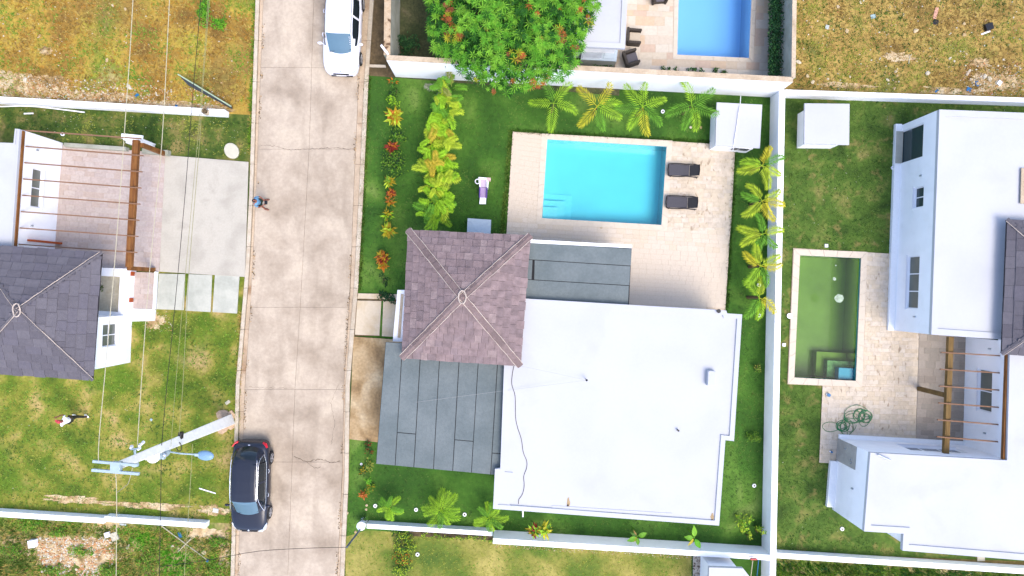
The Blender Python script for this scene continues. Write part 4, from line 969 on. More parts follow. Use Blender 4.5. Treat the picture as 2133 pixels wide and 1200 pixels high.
# south neighbour corner
h5 = thing('outbuilding', W(1515, 1220), 'white roofed outbuilding at the bottom edge beside the gravel bed', 'building')
pd = flat_roof(h5, [(1477, 1182), (1548, 1184), (1562, 1202), (1560, 1500), (1468, 1495)], 2.2, M['white_roof'], lip=.04, lw=.15)
MB().prism(offset(pd, .2), 0, 2.0).build('wall', M['white'], h5)
b1 = thing('broom', W(1565, 1190), 'cream handled broom with a red head leaning on the white wall', 'broom')
MB().tube([(W(1562, 1204)[0], W(1562, 1204)[1], .1), W(1568, 1168, 1.35)], .02, 8).build('handle', M['cable_pale'], b1)
p = W(1570, 1165, 1.38); MB().box((p.x, p.y, 1.36), (.32, .06, .12)).build('head', M['red'], b1)
b2 = MB().tube([(W(1575, 1204)[0], W(1575, 1204)[1], .1), W(1580, 1167, 1.3)], .02, 8).build('pole', M['blue'], org=W(1575, 1204)); setp(b2, 'thin blue pole leaning beside the red broom', 'pole')

# ------------------------------------------------------------ vegetation
def frond(mb, base, ang, R_, lift, droop, wf, n=17, lw=.05, mi=0, rachis=True, rnd=random):
    pts = []
    dx, dy = math.cos(ang), math.sin(ang)
    bend = rnd.uniform(-.25, .25)
    for i in range(9):
        s = i / 8; a = bend * s * s; r = R_ * s * (1 - .10 * s * s)
        pts.append(base + Vector((r * (dx * math.cos(a) - dy * math.sin(a)), r * (dy * math.cos(a) + dx * math.sin(a)), R_ * (lift * s - droop * s * s))))
    if rachis: mb.tube(pts, [.018 - .013 * i / 8 for i in range(9)], 4, mi)
    for i in range(n):
        s = .12 + .88 * i / (n - 1); k = min(7, int(s * 8)); f = s * 8 - k; p = pts[k].lerp(pts[k + 1], f); t = (pts[k + 1] - pts[k]).normalized()
        l = wf * R_ * (.35 + .65 * math.sin(math.pi * min(1, s * .72 + .2))) * (1 if s < .9 else .8)
        for sg in (1, -1):
            sd = t.cross(Vector((0, 0, 1))).normalized() * sg
            fw = .55 + .9 * s
            dr = (sd + t * fw + Vector((0, 0, rnd.uniform(-.1, .22)))).normalized()
            mb.leaf(p, dr, l * rnd.uniform(.85, 1.12), lw, droop=.28, roll=rnd.uniform(-.5, .5), mi=mi)
def palm(name, label, px, py, h, R_, n, mats, group=None, cat='palm', seed=0, wf=.30, lift=(.3, .7), nl=17, angs=None, droop=.55, lw=.05, base_px=None):
    rnd = random.Random(seed); c = W(px, py, h)
    t = thing(name, (c.x, c.y, 0), label, cat, group)
    MB().tube([(c.x, c.y, 0), (c.x + .02, c.y, h * .5), (c.x, c.y, h)], [.09, .07, .05], 8).build('trunk', M['bark'], t)
    for i in range(n):
        a = (angs[i] if angs and i < len(angs) else None)
        if a is None: a = 2 * math.pi * i / n + rnd.uniform(-.3, .3)
        else: a = R(a)
        mb = MB(); m = rnd.choice(mats)
        r = R_ * rnd.uniform(.82, 1.1) if not (angs and i < len(angs)) else R_ * rnd.uniform(.95, 1.12)
        frond(mb, Vector((c.x, c.y, h)), a, r, rnd.uniform(*lift), droop, wf, nl, lw, rnd=rnd)
        mb.build('frond', M[m], t)
    return t
PG = 'coconut palms along the north wall'
pl4 = [((1153, 215), ['palm', 'palm', 'palm_dark'], [55, 110, 180, 350, 265], 'leftmost small palm below the white wall, five spread fronds'),
       ((1244, 222), ['palm', 'palm', 'palm_dark', 'palm_yellow'], [50, 135, 330, 280, 230, 20], 'second palm from the left below the white wall, yellowed lower frond'),
       ((1339, 222), ['palm', 'palm_dark', 'palm_yellow', 'palm'], [90, 140, 20, 320, 270, 235, 190], 'third palm from the left below the white wall, orange frond pointing down left'),
       ((1441, 219), ['palm', 'palm_dark', 'palm_dark'], [100, 30, 330, 290, 250, 200], 'dark green palm left of the pump house with the grille')]
for i, ((x, y), ms, an, lb) in enumerate(pl4):
    palm('palm', lb, x, y, 1.7, 1.38, len(an), ms, 'palms below the tall white wall', seed=40 + i, angs=an, wf=.29, lw=.05, nl=14, lift=(.15, .4), droop=.3)
pr = [((1588, 345), [70, 30, 160, 290, 330, 200], 'northernmost palm beside the long white wall, right of the pool terrace'),
      ((1587, 418), [120, 350, 20, 230, 290, 170], 'second palm from the north beside the long white wall, yellow frond over the wall'),
      ((1588, 488), [95, 20, 170, 250, 310, 200], 'third palm from the north beside the long white wall'),
      ((1584, 554), [110, 350, 30, 235, 295, 150], 'fourth palm from the north beside the long white wall, frond reaching over the wall'),
      ((1581, 620), [80, 330, 240, 120, 280], 'southernmost palm beside the long white wall with yellow drooping fronds')]
for i, ((x, y), an, lb) in enumerate(pr):
    palm('palm', lb, x, y, 1.6, 1.18, len(an), ['palm', 'palm_dark', 'palm_yellow', 'areca_y'], 'palms beside the long white wall', seed=60 + i, angs=an, wf=.30, lw=.05, nl=17, lift=(.15, .4), droop=.32)
ps = [((811, 1058), .72, 9, 'small feathery palm near the road end of the garden wall'), ((919, 1063), 1.1, 11, 'largest feathery palm of the three along the bottom wall'), ((1019, 1078), .95, 10, 'dark feathery palm tucked against the corner of the white roof')]
for i, ((x, y), r, n, lb) in enumerate(ps):
    palm('palm', lb, x, y, 1.0, r, n, ['palm', 'areca', 'palm_dark'] if i < 2 else ['palm_dark', 'palm'], 'palms along the bottom wall', seed=80 + i, wf=.32, lw=.034, nl=15, lift=(.2, .6), droop=.4)
# areca clumps in a row
ar = [(925, 182, ['areca_pale', 'palm_dark', 'silver']), (922, 212, ['areca', 'areca_y', 'palm_dark']), (917, 243, ['areca', 'areca', 'areca_y', 'palm_dark', 'areca']), (922, 268, ['areca_o', 'areca', 'areca', 'areca_y']), (913, 298, ['areca', 'areca_y']), (916, 330, ['areca', 'areca', 'areca_o']),
      (910, 357, ['areca_y', 'areca', 'areca', 'areca_o']), (912, 392, ['areca_y', 'areca', 'areca']), (910, 425, ['areca', 'areca', 'areca_y', 'palm_dark', 'areca']), (900, 452, ['areca', 'palm', 'palm_dark'])]
al = ['pale sparse clump at the north end of the areca row', 'bright green areca clump second from the north end', 'yellow green areca clump third from the north end', 'orange tinged areca clump fourth from the north end', 'broad green areca clump fifth from the north end', 'green areca clump in the middle with orange stems',
      'golden areca clump seventh from the north', 'yellow areca clump west of the lilac slide', 'large green areca clump near the south end of the row', 'darker areca clump touching the shingled roof at the south end']
for i, ((x, y, ms), lb) in enumerate(zip(ar, al)):
    c = W(x, y, 1.5); rnd = random.Random(300 + i)
    t = thing('areca_palm', (c.x, c.y, 0), lb, 'palm', 'areca palms in a row on the lawn')
    s = MB()
    for k in range(7): s.tube([(c.x + rnd.uniform(-.15, .15), c.y + rnd.uniform(-.15, .15), 0), (c.x + rnd.uniform(-.3, .3), c.y + rnd.uniform(-.3, .3), 1.3)], .025, 5)
    s.build('stem', M['areca_y'], t)
    for k in range(18):
        mb = MB(); a = rnd.uniform(0, 2 * math.pi); st = Vector((c.x + rnd.uniform(-.42, .42), c.y + rnd.uniform(-.32, .32), rnd.uniform(.9, 1.7)))
        frond(mb, st, a, rnd.uniform(.55, .95), rnd.uniform(.3, .8), .5, .36, 15, .045, rnd=rnd)
        mb.build('frond', M[rnd.choice(ms)], t)
# leafy bushes
def bush(name, label, px, py, rx, ry, h, n, ls, mats, cat='bush', group=None, seed=0, lw=.45, stemn=5, kind=None, zc=None, up=.5):
    rnd = random.Random(seed); c = W(px, py, h * .6); rx /= PXM; ry /= PXM
    t = thing(name, (c.x, c.y, 0), label, cat, group)
    s = MB()
    for k in range(stemn):
        a = rnd.uniform(0, 6.28); s.tube([(c.x, c.y, 0), (c.x + rx * .5 * math.cos(a), c.y + ry * .5 * math.sin(a), h * .7)], .012, 4)
    s.build('stem', M['bark'], t)
    mb = MB()
    cl = [(rnd.gauss(0, .42), rnd.gauss(0, .42), rnd.uniform(.15, 1)) for _ in range(max(4, n // 14))]
    for k in range(n):
        q = rnd.choice(cl); x = q[0] + rnd.gauss(0, .17); y = q[1] + rnd.gauss(0, .17)
        r = math.hypot(x, y)
        if r > 1: x /= r; y /= r; r = 1
        z = h * min(1, max(.08, q[2] * (1 - .45 * r * r) + rnd.gauss(0, .1)))
        a = rnd.uniform(0, 6.28)
        mb.leaf(Vector((c.x + x * rx, c.y + y * ry, z)), Vector((math.cos(a), math.sin(a), rnd.uniform(-.2, up))), ls * rnd.uniform(.6, 1.3), ls * lw, .2, rnd.uniform(-.7, .7), mi=rnd.randrange(len(mats)))
    mb.build('foliage', [M[m] for m in mats], t)
    return t
def rosette(name, label, px, py, r, n, mats, h=.5, cat='plant', group=None, seed=0, lw=.28):
    rnd = random.Random(seed); c = W(px, py, h); r /= PXM
    t = thing(name, (c.x, c.y, 0), label, cat, group)
    MB().tube([(c.x, c.y, 0), (c.x, c.y, h * .9)], .025, 5).build('stem', M['bark'], t)
    mb = MB()
    for k in range(n):
        a = 2.4 * k + rnd.uniform(-.2, .2); el = rnd.uniform(.1, 1.2)
        off = Vector((rnd.uniform(-.3, .3) * r, rnd.uniform(-.3, .3) * r, rnd.uniform(-.15, .1)))
        mb.leaf(Vector((c.x, c.y, h)) + off, Vector((math.cos(a), math.sin(a), el)), r * rnd.uniform(.7, 1.1), r * lw, .3, rnd.uniform(-.4, .4), mi=rnd.randrange(len(mats)))
    mb.build('foliage', [M[m] for m in mats], t)
    return t
G1 = 'flower row beside the road'
rosette('croton', 'small orange and green plant at the north end of the flower row', 820, 172, 13, 30, ['croton_o', 'bush', 'croton_g'], group=G1, seed=1)
bush('shrub', 'sparse green shrub second from the north in the flower row', 821, 191, 14, 12, .6, 90, .13, ['bush', 'bush_d'], group=G1, seed=2)
bush('shrub', 'feathery green shrub third from the north in the flower row', 817, 209, 14, 14, .6, 200, .12, ['bush', 'areca'], group=G1, seed=3)
rosette('croton', 'yellow spiky croton near the north end of the flower row', 821, 244, 20, 75, ['croton_y', 'croton_y', 'croton_o', 'areca_y'], group=G1, seed=4)
bush('shrub', 'round leaved green shrub north of the dark red croton', 824, 286, 20, 18, .7, 170, .14, ['bush', 'bush_l', 'bush_d'], group=G1, seed=5)
rosette('croton', 'dark red croton between two green shrubs', 818, 308, 16, 60, ['croton_r', 'croton_r', 'croton_o'], group=G1, seed=6)
bush('shrub', 'largest green shrub of the flower row, trailing to both sides', 820, 335, 30, 30, .8, 420, .13, ['bush', 'bush_d', 'bush_l'], group=G1, seed=7)
rosette('croton', 'lime yellow croton just south of the largest shrub', 812, 378, 15, 60, ['areca_y', 'croton_y', 'bush_l'], group=G1, seed=8)
rosette('croton', 'small dark red croton right above an orange one', 815, 402, 12, 50, ['croton_r', 'croton_o'], group=G1, seed=9)
rosette('croton', 'orange croton directly below the small red croton', 812, 421, 14, 50, ['croton_o', 'croton_y', 'croton_g'], group=G1, seed=10)
rosette('croton', 'olive yellow croton, upper one of a close pair', 808, 448, 15, 55, ['croton_y', 'areca', 'croton_g'], group=G1, seed=11)
rosette('croton', 'golden yellow croton, lower one of a close pair', 809, 481, 17, 65, ['croton_y', 'croton_y', 'areca_y'], group=G1, seed=12)
rosette('croton', 'red and yellow star shaped croton standing apart', 798, 536, 18, 60, ['croton_r', 'croton_o', 'croton_y'], group=G1, seed=13)
rosette('croton', 'orange yellow croton touching the red star shaped one', 797, 554, 14, 40, ['croton_o', 'croton_y'], group=G1, seed=14)
bush('shrub', 'faint dark green shrub at the south end of the flower row', 797, 582, 10, 16, .4, 90, .10, ['bush_d'], group=G1, seed=15)
bush('shrub', 'dark green creeping plant on the warm stepping slabs', 797, 617, 16, 9, .35, 120, .14, ['hedge', 'bush_d'], seed=16)
bush('shrub', 'dark creeping plant beside the white entrance wall', 815, 622, 10, 12, .35, 90, .13, ['hedge', 'bush_d'], seed=17)
G2 = 'flower bed beside the stained driveway'
bush('shrub', 'dark shrub with red flowers next to the stained driveway', 767, 935, 8, 15, .5, 110, .12, ['bush_d', 'croton_r', 'bush'], group=G2, seed=18)
bush('shrub', 'pale green shrub in the bed beside the grey carport roof', 769, 970, 8, 16, .6, 160, .12, ['weed_l', 'bush'], group=G2, seed=19)
bush('shrub', 'yellow green shrub left of the pale green one', 757, 981, 11, 9, .5, 100, .11, ['croton_y', 'bush', 'bush_d'], group=G2, seed=20)
rosette('shrub', 'bright lime plant above the orange flower', 767, 1002, 9, 26, ['lime', 'lime_l'], group=G2, seed=21)
bush('shrub', 'green shrub right of the orange flower near the road', 770, 1018, 12, 12, .5, 130, .12, ['bush', 'bush_l', 'croton_y'], group=G2, seed=22)
rosette('flower', 'bright orange flower near the lower road kerb', 756, 1031, 11, 26, ['croton_o', 'mango_o'], group=G2, seed=23, lw=.4)
bush('shrub', 'sparse green shrub above the rounded wall post', 755, 1083, 20, 9, .6, 60, .13, ['bush', 'bush_d'], seed=24)
rosette('croton', 'reddish green croton on the left behind the tall garden wall', 1112, 1106, 16, 60, ['croton_r', 'palm_dark', 'croton_g', 'croton_y', 'palm'], h=1.3, seed=25)
rosette('croton', 'yellow green croton right beside the reddish one at the garden wall', 1136, 1103, 19, 46, ['palm_yellow', 'palm', 'croton_g'], h=1.3, seed=26)
bush('shrub', 'small pale shrub in the strip east of the white roof', 1579, 765, 9, 16, .5, 60, .13, ['weed_l', 'bush'], seed=27)
bush('shrub', 'round fuzzy light green shrub in the strip beside the long wall', 1571, 914, 15, 15, .6, 260, .10, ['bush_l', 'bush'], seed=28)
bush('shrub', 'yellow green branching shrub in the corner of the white walls', 1552, 1093, 20, 17, .9, 170, .15, ['areca_y', 'lime_l', 'bush_l'], seed=29)
bush('shrub', 'low side branch of yellow green leaves touching the long wall', 1580, 1106, 13, 7, .9, 60, .14, ['areca_y', 'lime_l'], seed=30)
bush('shrub', 'narrow yellow green sprig below the branching corner shrub', 1559, 1119, 7, 12, .8, 50, .13, ['areca_y', 'bush_l'], seed=31)
# broad leaved plants
def broad(label, px, py, h, leaves, seed):
    c = W(px, py, h); t = thing('broadleaf_plant', (c.x, c.y, 0), label, 'plant'); rnd = random.Random(seed)
    MB().tube([(c.x, c.y, 0), (c.x, c.y, h)], .03, 6).build('stem', M['banana'], t)
    for a, l, wd, m in leaves:
        mb = MB(); dr = Vector((math.cos(R(a)), math.sin(R(a)), .35)).normalized(); sd = dr.cross(Vector((0, 0, 1))).normalized()
        vs = []; n = 8; p0 = Vector((c.x, c.y, h)) + dr * .06
        for i in range(n + 1):
            s = i / n; ww = wd / 2 * math.sin(math.pi * min(.999, s ** .8)) + .002
            ctr = p0 + dr * l * s - Vector((0, 0, .35 * l * s * s))
            vs += [ctr + sd * ww + Vector((0, 0, ww * .3)), ctr, ctr - sd * ww + Vector((0, 0, ww * .3))]
        fs = []
        for i in range(n): fs += [(3 * i, 3 * i + 1, 3 * i + 4, 3 * i + 3), (3 * i + 1, 3 * i + 2, 3 * i + 5, 3 * i + 4)]
        mb.add(vs, fs).build('leaf', M[m], t, smooth=True)
broad('broad leaved plant with four green leaves and a withered brown one at the garden wall', 1327, 1117, 1.2, [(20, .5, .26, 'banana'), (205, .55, .26, 'banana'), (275, .42, .2, 'banana'), (150, .4, .12, 'croton_g'), (120, .34, .08, 'straw_d'), (235, .3, .12, 'banana_y')], 1)
broad('broad leaved plant with upright yellow green leaves at the garden wall', 1446, 1120, 1.2, [(92, .62, .26, 'lime_l'), (175, .5, .26, 'banana'), (300, .6, .28, 'lime'), (230, .5, .13, 'banana_y')], 2)
# hedge of flowers on the south lawn
for i, (y, x, lb) in enumerate([(1118, 838, 'topmost round clump of the speckled hedge on the south lawn'), (1140, 842, 'speckled hedge clump second from the top on the south lawn'), (1163, 838, 'hedge clump with orange flowers on the south lawn'), (1188, 836, 'hedge clump cut by the bottom edge of the picture')]):
    bush('hedge_shrub', lb, x, y, 22, 17, .8, 420, .10, ['bush', 'bush_d', 'areca_y'] + (['croton_o'] if i == 2 else []), group='speckled hedge on the south lawn', seed=50 + i)
for i in range(9):
    x = 885 + i * 17.5
    bush('border_plant', 'scruffy yellow green plant in the earth border below the thin garden wall', x, 1114 + .058 * (x - 885) + random.uniform(0, 6), 11, 6, .35, 45, .09, ['areca_y', 'weed', 'weed_d'], group='border plants below the thin garden wall', seed=70 + i, stemn=2)
bd = sheet('border_earth', M['earth'], PL([(855, 1103), (1027, 1114), (1027, 1125), (850, 1116)]), .034)
# north yard: dark shrub, hedge, small wall plants
bush('shrub', 'dark green shrub in the corner behind the blotchy wall', 846, 92, 26, 24, 1.0, 500, .12, ['hedge', 'bush_d', 'hedge_l'], seed=90)
hg = thing('hedge', W(1618, 60), 'long dark green hedge beside the blue pool of the northern neighbour', 'hedge')
mb = MB(); rnd = random.Random(5)
for k in range(9000):
    y = rnd.uniform(-200, 157); x = 1620 + rnd.gauss(0, 9) - (y - 0) * .03; z = rnd.uniform(.4, 1.7)
    p = W(max(1603, min(1643, x)), y, z); a = rnd.uniform(0, 6.28)
    mb.leaf(p, Vector((math.cos(a), math.sin(a), rnd.uniform(-.1, .6))), rnd.uniform(.08, .15), .06, .2, rnd.uniform(-.7, .7), mi=rnd.choice((0, 0, 0, 1, 2)))
mb.build('foliage', [M['hedge'], M['bush_d'], M['hedge_l']], hg)
MB().prism(PL([(1608, -200), (1636, -200), (1630, 158), (1606, 158)]), .03, .5).build('hedge_core', M['bush_d'], hg)
for i, (x, y, r) in enumerate([(1240, 133, 8), (1254, 132, 9), (1268, 135, 8), (1384, 144, 5), (1394, 142, 6), (1411, 145, 8), (1440, 146, 10), (1460, 147, 9), (1490, 147, 9), (1507, 150, 7)]):
    bush('wall_plant', 'small dark green plant growing at the foot of the tall wall by the blue pool', x, y, r, 5, .45, 45, .12, ['bush_d', 'bush', 'hedge_l'], group='small plants behind the tall wall', seed=100 + i, stemn=2)
bush('vine', 'bright green vine creeping down from the top of the dry northwest lot', 427, 22, 17, 34, .35, 480, .13, ['lime', 'lime_l', 'bush'], seed=120)
bush('vine', 'lower arm of bright green vine on the dry northwest lot', 455, 48, 16, 14, .3, 260, .13, ['lime', 'lime_l', 'bush'], seed=121)
bush('dead_plant', 'dry grey twiggy plant in the white planter', 222, 592, 11, 15, .3, 60, .14, ['silver', 'weed_d'], cat='plant', seed=122).location.z = .42

# mango tree
def mango():
    rnd = random.Random(77)
    c = W(1064, -8, 3.4); t = thing('mango_tree', (c.x, c.y, 0), 'big mango tree with orange young leaf tufts leaning over the white wall', 'tree')
    tr = MB(); tr.tube([(c.x, c.y, 0), (c.x + .1, c.y, 1.0), (c.x, c.y + .1, 2.0)], [.28, .22, .18], 10); tr.build('trunk', M['bark'], t)
    for k in range(9):
        a = k * .7; l = MB(); r = 2.8
        l.tube([(c.x, c.y, 1.7), (c.x + .45 * r * math.cos(a), c.y + .45 * r * math.sin(a), 2.6), (c.x + r * math.cos(a), c.y + r * math.sin(a), 3.6)], [.12, .08, .03], 6); l.build('limb', M['bark'], t)
    mb = MB(); mats = ['mango', 'mango_l', 'mango_d', 'mango_o', 'mango_y', 'mango_r']
    n = 0
    while n < 2400:
        a = rnd.uniform(0, 6.283); rr = math.sqrt(rnd.random()); 
        edge = 1 + .13 * noise.noise(Vector((math.cos(a) * 1.6, math.sin(a) * 1.6, 3.1))) + .05 * math.sin(7 * a + 1)
        Rm = 4.25 * edge
        lump = noise.noise(Vector((math.cos(a) * rr * 3.2, math.sin(a) * rr * 3.2, .5)))
        zt = 3.0 + 1.9 * math.sqrt(max(0, 1 - rr * rr)) + .45 * lump
        dpt = abs(rnd.gauss(0, .33)); z = zt - dpt - (0 if rnd.random() < .8 else rnd.uniform(0, .8))
        x, y = c.x + Rm * rr * math.cos(a), c.y + Rm * rr * math.sin(a)
        cl = noise.noise(Vector((x * .9, y * .9, 8)))
        if cl > .34 and dpt < .4 and rnd.random() < .6: mi = rnd.choice((3, 3, 5, 4))
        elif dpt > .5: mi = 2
        else: mi = rnd.choice((0, 0, 1, 1, 2, 0, 1) if lump > -.1 else (0, 2, 2, 0, 1))
        if rnd.random() < .012: mi = 3
        nl = rnd.randint(6, 12); ph = rnd.uniform(0, 6.28); out = Vector((math.cos(a) * rr, math.sin(a) * rr, 1.1)).normalized()
        ls = rnd.uniform(.15, .36) * (.75 if mi in (3, 5) else 1)
        for k in range(nl):
            b = ph + 6.283 * k / nl; dr = Vector((math.cos(b), math.sin(b), rnd.uniform(-.25, .55))) + out * .25
            mb.leaf(Vector((x, y, z)), dr, ls * rnd.uniform(.8, 1.15), .05, .3, rnd.uniform(-.5, .5), mi=mi)
        n += 1
    # opaque inner leaf mass, loose and uneven
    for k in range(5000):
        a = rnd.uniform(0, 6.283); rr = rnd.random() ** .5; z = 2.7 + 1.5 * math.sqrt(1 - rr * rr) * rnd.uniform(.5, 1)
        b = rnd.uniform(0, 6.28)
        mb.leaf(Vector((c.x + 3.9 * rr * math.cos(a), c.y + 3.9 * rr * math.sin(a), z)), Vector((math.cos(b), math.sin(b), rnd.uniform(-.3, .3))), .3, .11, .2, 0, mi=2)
    mb.build('crown', [M[m] for m in mats], t)
mango()

# ------------------------------------------------------------ loose grass, weeds and rubble
def inpoly(x, y, poly):
    c = False; n = len(poly)
    for i in range(n):
        x1, y1 = poly[i]; x2, y2 = poly[i - 1]
        if (y1 > y) != (y2 > y) and x < (x2 - x1) * (y - y1) / (y2 - y1) + x1: c = not c
    return c
def tufts(name, label, poly, n, size, mats, avoid=(), seed=0, clump=0, thr=-1, h=.06, cat=None, z=.02, ns=.02):
    rnd = random.Random(seed); mb = MB(); x0, x1 = min(p[0] for p in poly), max(p[0] for p in poly); y0, y1 = min(p[1] for p in poly), max(p[1] for p in poly)
    k = 0; tries = 0
    while k < n and tries < n * 12:
        tries += 1; x = rnd.uniform(x0, x1); y = rnd.uniform(y0, y1)
        nv = noise.noise(Vector((x * ns, y * ns, seed * 3.7)))
        if nv < thr or not inpoly(x, y, poly) or any(inpoly(x, y, a) for a in avoid): continue
        p = W(x, y); k += 1; nb = rnd.randint(2, 4)
        mi = min(len(mats) - 1, max(0, int((nv + .5 + rnd.gauss(0, .22)) * len(mats))))
        for j in range(nb):
            a = rnd.uniform(0, 6.283); l = size * rnd.uniform(.5, 1.4); w_ = l * .22; dx, dy = math.cos(a), math.sin(a)
            bx, by = p.x + rnd.gauss(0, size * .4), p.y + rnd.gauss(0, size * .4)
            mb.add([(bx - dy * w_, by + dx * w_, z), (bx + dy * w_, by - dx * w_, z), (bx + dx * l, by + dy * l, z + h * rnd.uniform(.3, 1.3))], [(0, 1, 2)], mi)
    o = mb.build(name, [M[m] for m in mats]); setp(o, label, cat or 'grass', kind='stuff'); return o
NWL = [(-60, -20), (528, -20), (520, 225), (470, 222), (-60, 196)]
tufts('dry_grass', 'golden dry grass on the northwest lot', NWL, 7000, .09, ['straw_d', 'straw', 'palm_orange', 'straw', 'weed_l', 'weed'], seed=1, h=.1)
SLN = [(-60, 222), (440, 247), (525, 250), (518, 328), (352, 318), (262, 302), (133, 296), (60, 270), (20, 268), (-60, 290)]
tufts('grass', 'short mixed grass between the low wall and the western pergola', SLN, 1600, .08, ['blade_d', 'blade', 'weed_d', 'weed_l'], seed=2)
WLN = [(-60, 795), (190, 795), (276, 752), (276, 672), (330, 668), (340, 650), (500, 656), (494, 870), (484, 1084), (-60, 1052)]
tufts('grass', 'olive and yellow grass of the western lawn', WLN, 5500, .08, ['weed_d', 'weed', 'weed', 'weed_l'], seed=3, avoid=[])
SWL = [(-60, 1078), (430, 1104), (480, 1100), (480, 1220), (-60, 1220)]
tufts('weeds', 'green weeds and dry grass of the southwest lot', SWL, 6000, .10, ['weed_d', 'straw', 'weed', 'weed_l', 'lime'], seed=4, avoid=[[(80, 1118), (150, 1112), (232, 1124), (240, 1160), (200, 1196), (110, 1192), (78, 1160)], [(390, 1104), (474, 1102), (470, 1122), (400, 1118)]], h=.15, cat='weeds')
NEL = [(1664, -20), (2200, -20), (2200, 204), (1650, 184)]
tufts('dry_grass', 'brown dry grass on the northeast lot', NEL, 6500, .09, ['straw_d', 'straw', 'weed_d', 'straw', 'weed_l'], seed=5, h=.1)
ELN = [(1625, 203), (2200, 222), (1957, 262), (1872, 262), (1862, 526), (1652, 515), (1639, 800), (1710, 805), (1704, 965), (1728, 965), (1724, 1076), (1880, 1150), (2200, 1165), (1616, 1144)]
tufts('grass', 'patchy grass of the eastern lawn', ELN, 4000, .07, ['blade_d', 'blade', 'weed_d', 'blade_l'], seed=6, avoid=[[(1658, 236), (1735, 238), (1731, 312), (1657, 311)]])
CLN = [(770, 165), (1600, 205), (1588, 1132), (1025, 1100), (765, 1082), (722, 1100), (733, 920), (828, 928), (1000, 1080), (1500, 1080), (1520, 640), (1535, 300), (1065, 272), (1046, 500), (850, 500), (840, 605), (750, 606)]
tufts('lawn_grass', 'green mown grass of the central garden', CLN, 9000, .06, ['blade_d', 'blade', 'blade', 'blade_l'], seed=7, avoid=[[(1475, 238), (1558, 243), (1555, 321), (1475, 315)]], h=.035)
SLW = [(722, 1110), (1440, 1150), (1440, 1220), (720, 1220)]
tufts('grass', 'yellowing grass of the south lawn', SLW, 2000, .07, ['weed', 'weed_l', 'weed_l'], seed=8)
SEL = [(1618, 1166), (2200, 1198), (2200, 1230), (1616, 1230)]
tufts('weeds', 'green weeds along the bottom right wall', SEL, 2500, .12, ['weed_d', 'weed', 'hedge_l', 'bush'], seed=9, h=.25, cat='weeds')
for i, (x, y, rx, ry) in enumerate([(60, 1095, 45, 12), (30, 1150, 35, 20), (110, 1190, 30, 14), (165, 1150, 26, 16), (225, 1190, 26, 14), (310, 1170, 26, 30), (450, 1185, 22, 20), (455, 1128, 28, 12), (120, 1110, 26, 9), (385, 1185, 20, 14)]):
    bush('weed_clump', ['long flat weed clump just below the low white wall at the left edge', 'wide green weed clump at the left edge of the southwest lot', 'green weed clump at the bottom left of the rubble', 'rounded weed clump right of the orange rubble', 'dark weed clump at the bottom between two cables', 'tall yellow green weed clump between the crossed sticks and the cable', 'weed clump by the kerb in the bottom corner of the southwest lot', 'weed clump between the crossed sticks and the black car', 'weed clump beside the white bucket', 'weed clump below the crossed sticks'][i], x, y, rx, ry, .3, 420, .10, ['weed', 'lime', 'weed_l', 'weed_d'], cat='weeds', seed=200 + i, stemn=3)
# stones and litter
def rockmesh(seed, mat):
    rnd = random.Random(seed); bm = bmesh.new(); bmesh.ops.create_icosphere(bm, subdivisions=1, radius=.5)
    for v in bm.verts: v.co *= rnd.uniform(.7, 1.15); v.co.z *= .6
    me = bpy.data.meshes.new('stone_mesh'); bm.to_mesh(me); bm.free(); me.materials.append(mat); return me
RK = [rockmesh(i, M['stone']) for i in range(6)]
def stone(x, y, s, label, group, name='stone', cat='stone', me=None, el=1):
    p = W(x, y); o = bpy.data.objects.new(name, me or random.choice(RK)); COL.objects.link(o)
    o.location = (p.x, p.y, .02 + s * .12); o.rotation_euler = (0, 0, random.uniform(0, 6.28)); o.scale = (s * el, s, s * .8); setp(o, label, cat, group); return o
big = [('NW', 'pale stone lying in the dry northwest lot north of the low wall', [(236, 12, .2), (262, 20, .24), (54, 167, .28), (64, 157, .2), (94, 107, .3), (126, 192, .3), (160, 192, .3), (174, 190, .22), (267, 203, .34), (247, 200, .2), (270, 182, .35), (397, 216, .25), (223, 126, .25), (83, 76, .2), (158, 170, .2), (290, 166, .14), (358, 171, .16), (115, 115, .14), (48, 192, .14), (195, 196, .18)]),
       ('NE', 'pale stone scattered over the dry northeast lot', [(1662, 129, .3), (1681, 159, .3), (1692, 172, .28), (1724, 165, .2), (1763, 66, .3), (1848, 167, .22), (1862, 185, .24), (1931, 153, .34), (1906, 65, .36), (2007, 50, .28), (2007, 74, .3), (2050, 160, .35), (2060, 165, .4), (2012, 113, .2), (2035, 175, .25), (2075, 172, .3), (1745, 15, .22), (1868, 158, .2), (1770, 160, .18), (1978, 122, .2), (2090, 125, .18), (2100, 172, .2), (2110, 178, .26), (1792, 6, .2), (1987, 128, .16), (1865, 150, .2)]),
       ('SW', 'rubble stone of the bare patch in the southwest lot', [(110, 1135, .3), (192, 1145, .4), (185, 1158, .3), (155, 1158, .24), (360, 1137, .2), (372, 1140, .22), (425, 1150, .32), (128, 1165, .24), (145, 1178, .26), (98, 1150, .2), (118, 1182, .22), (182, 1180, .22), (135, 1150, .2), (90, 1170, .2), (160, 1186, .2)])]
for key, lb, pts in big:
    for x, y, s in pts: stone(x, y, s * .8, lb, {'NW': 'loose stones of the northwest lot', 'NE': 'loose stones of the northeast lot', 'SW': 'rubble stones of the southwest lot'}[key], el=random.uniform(.8, 1.6))
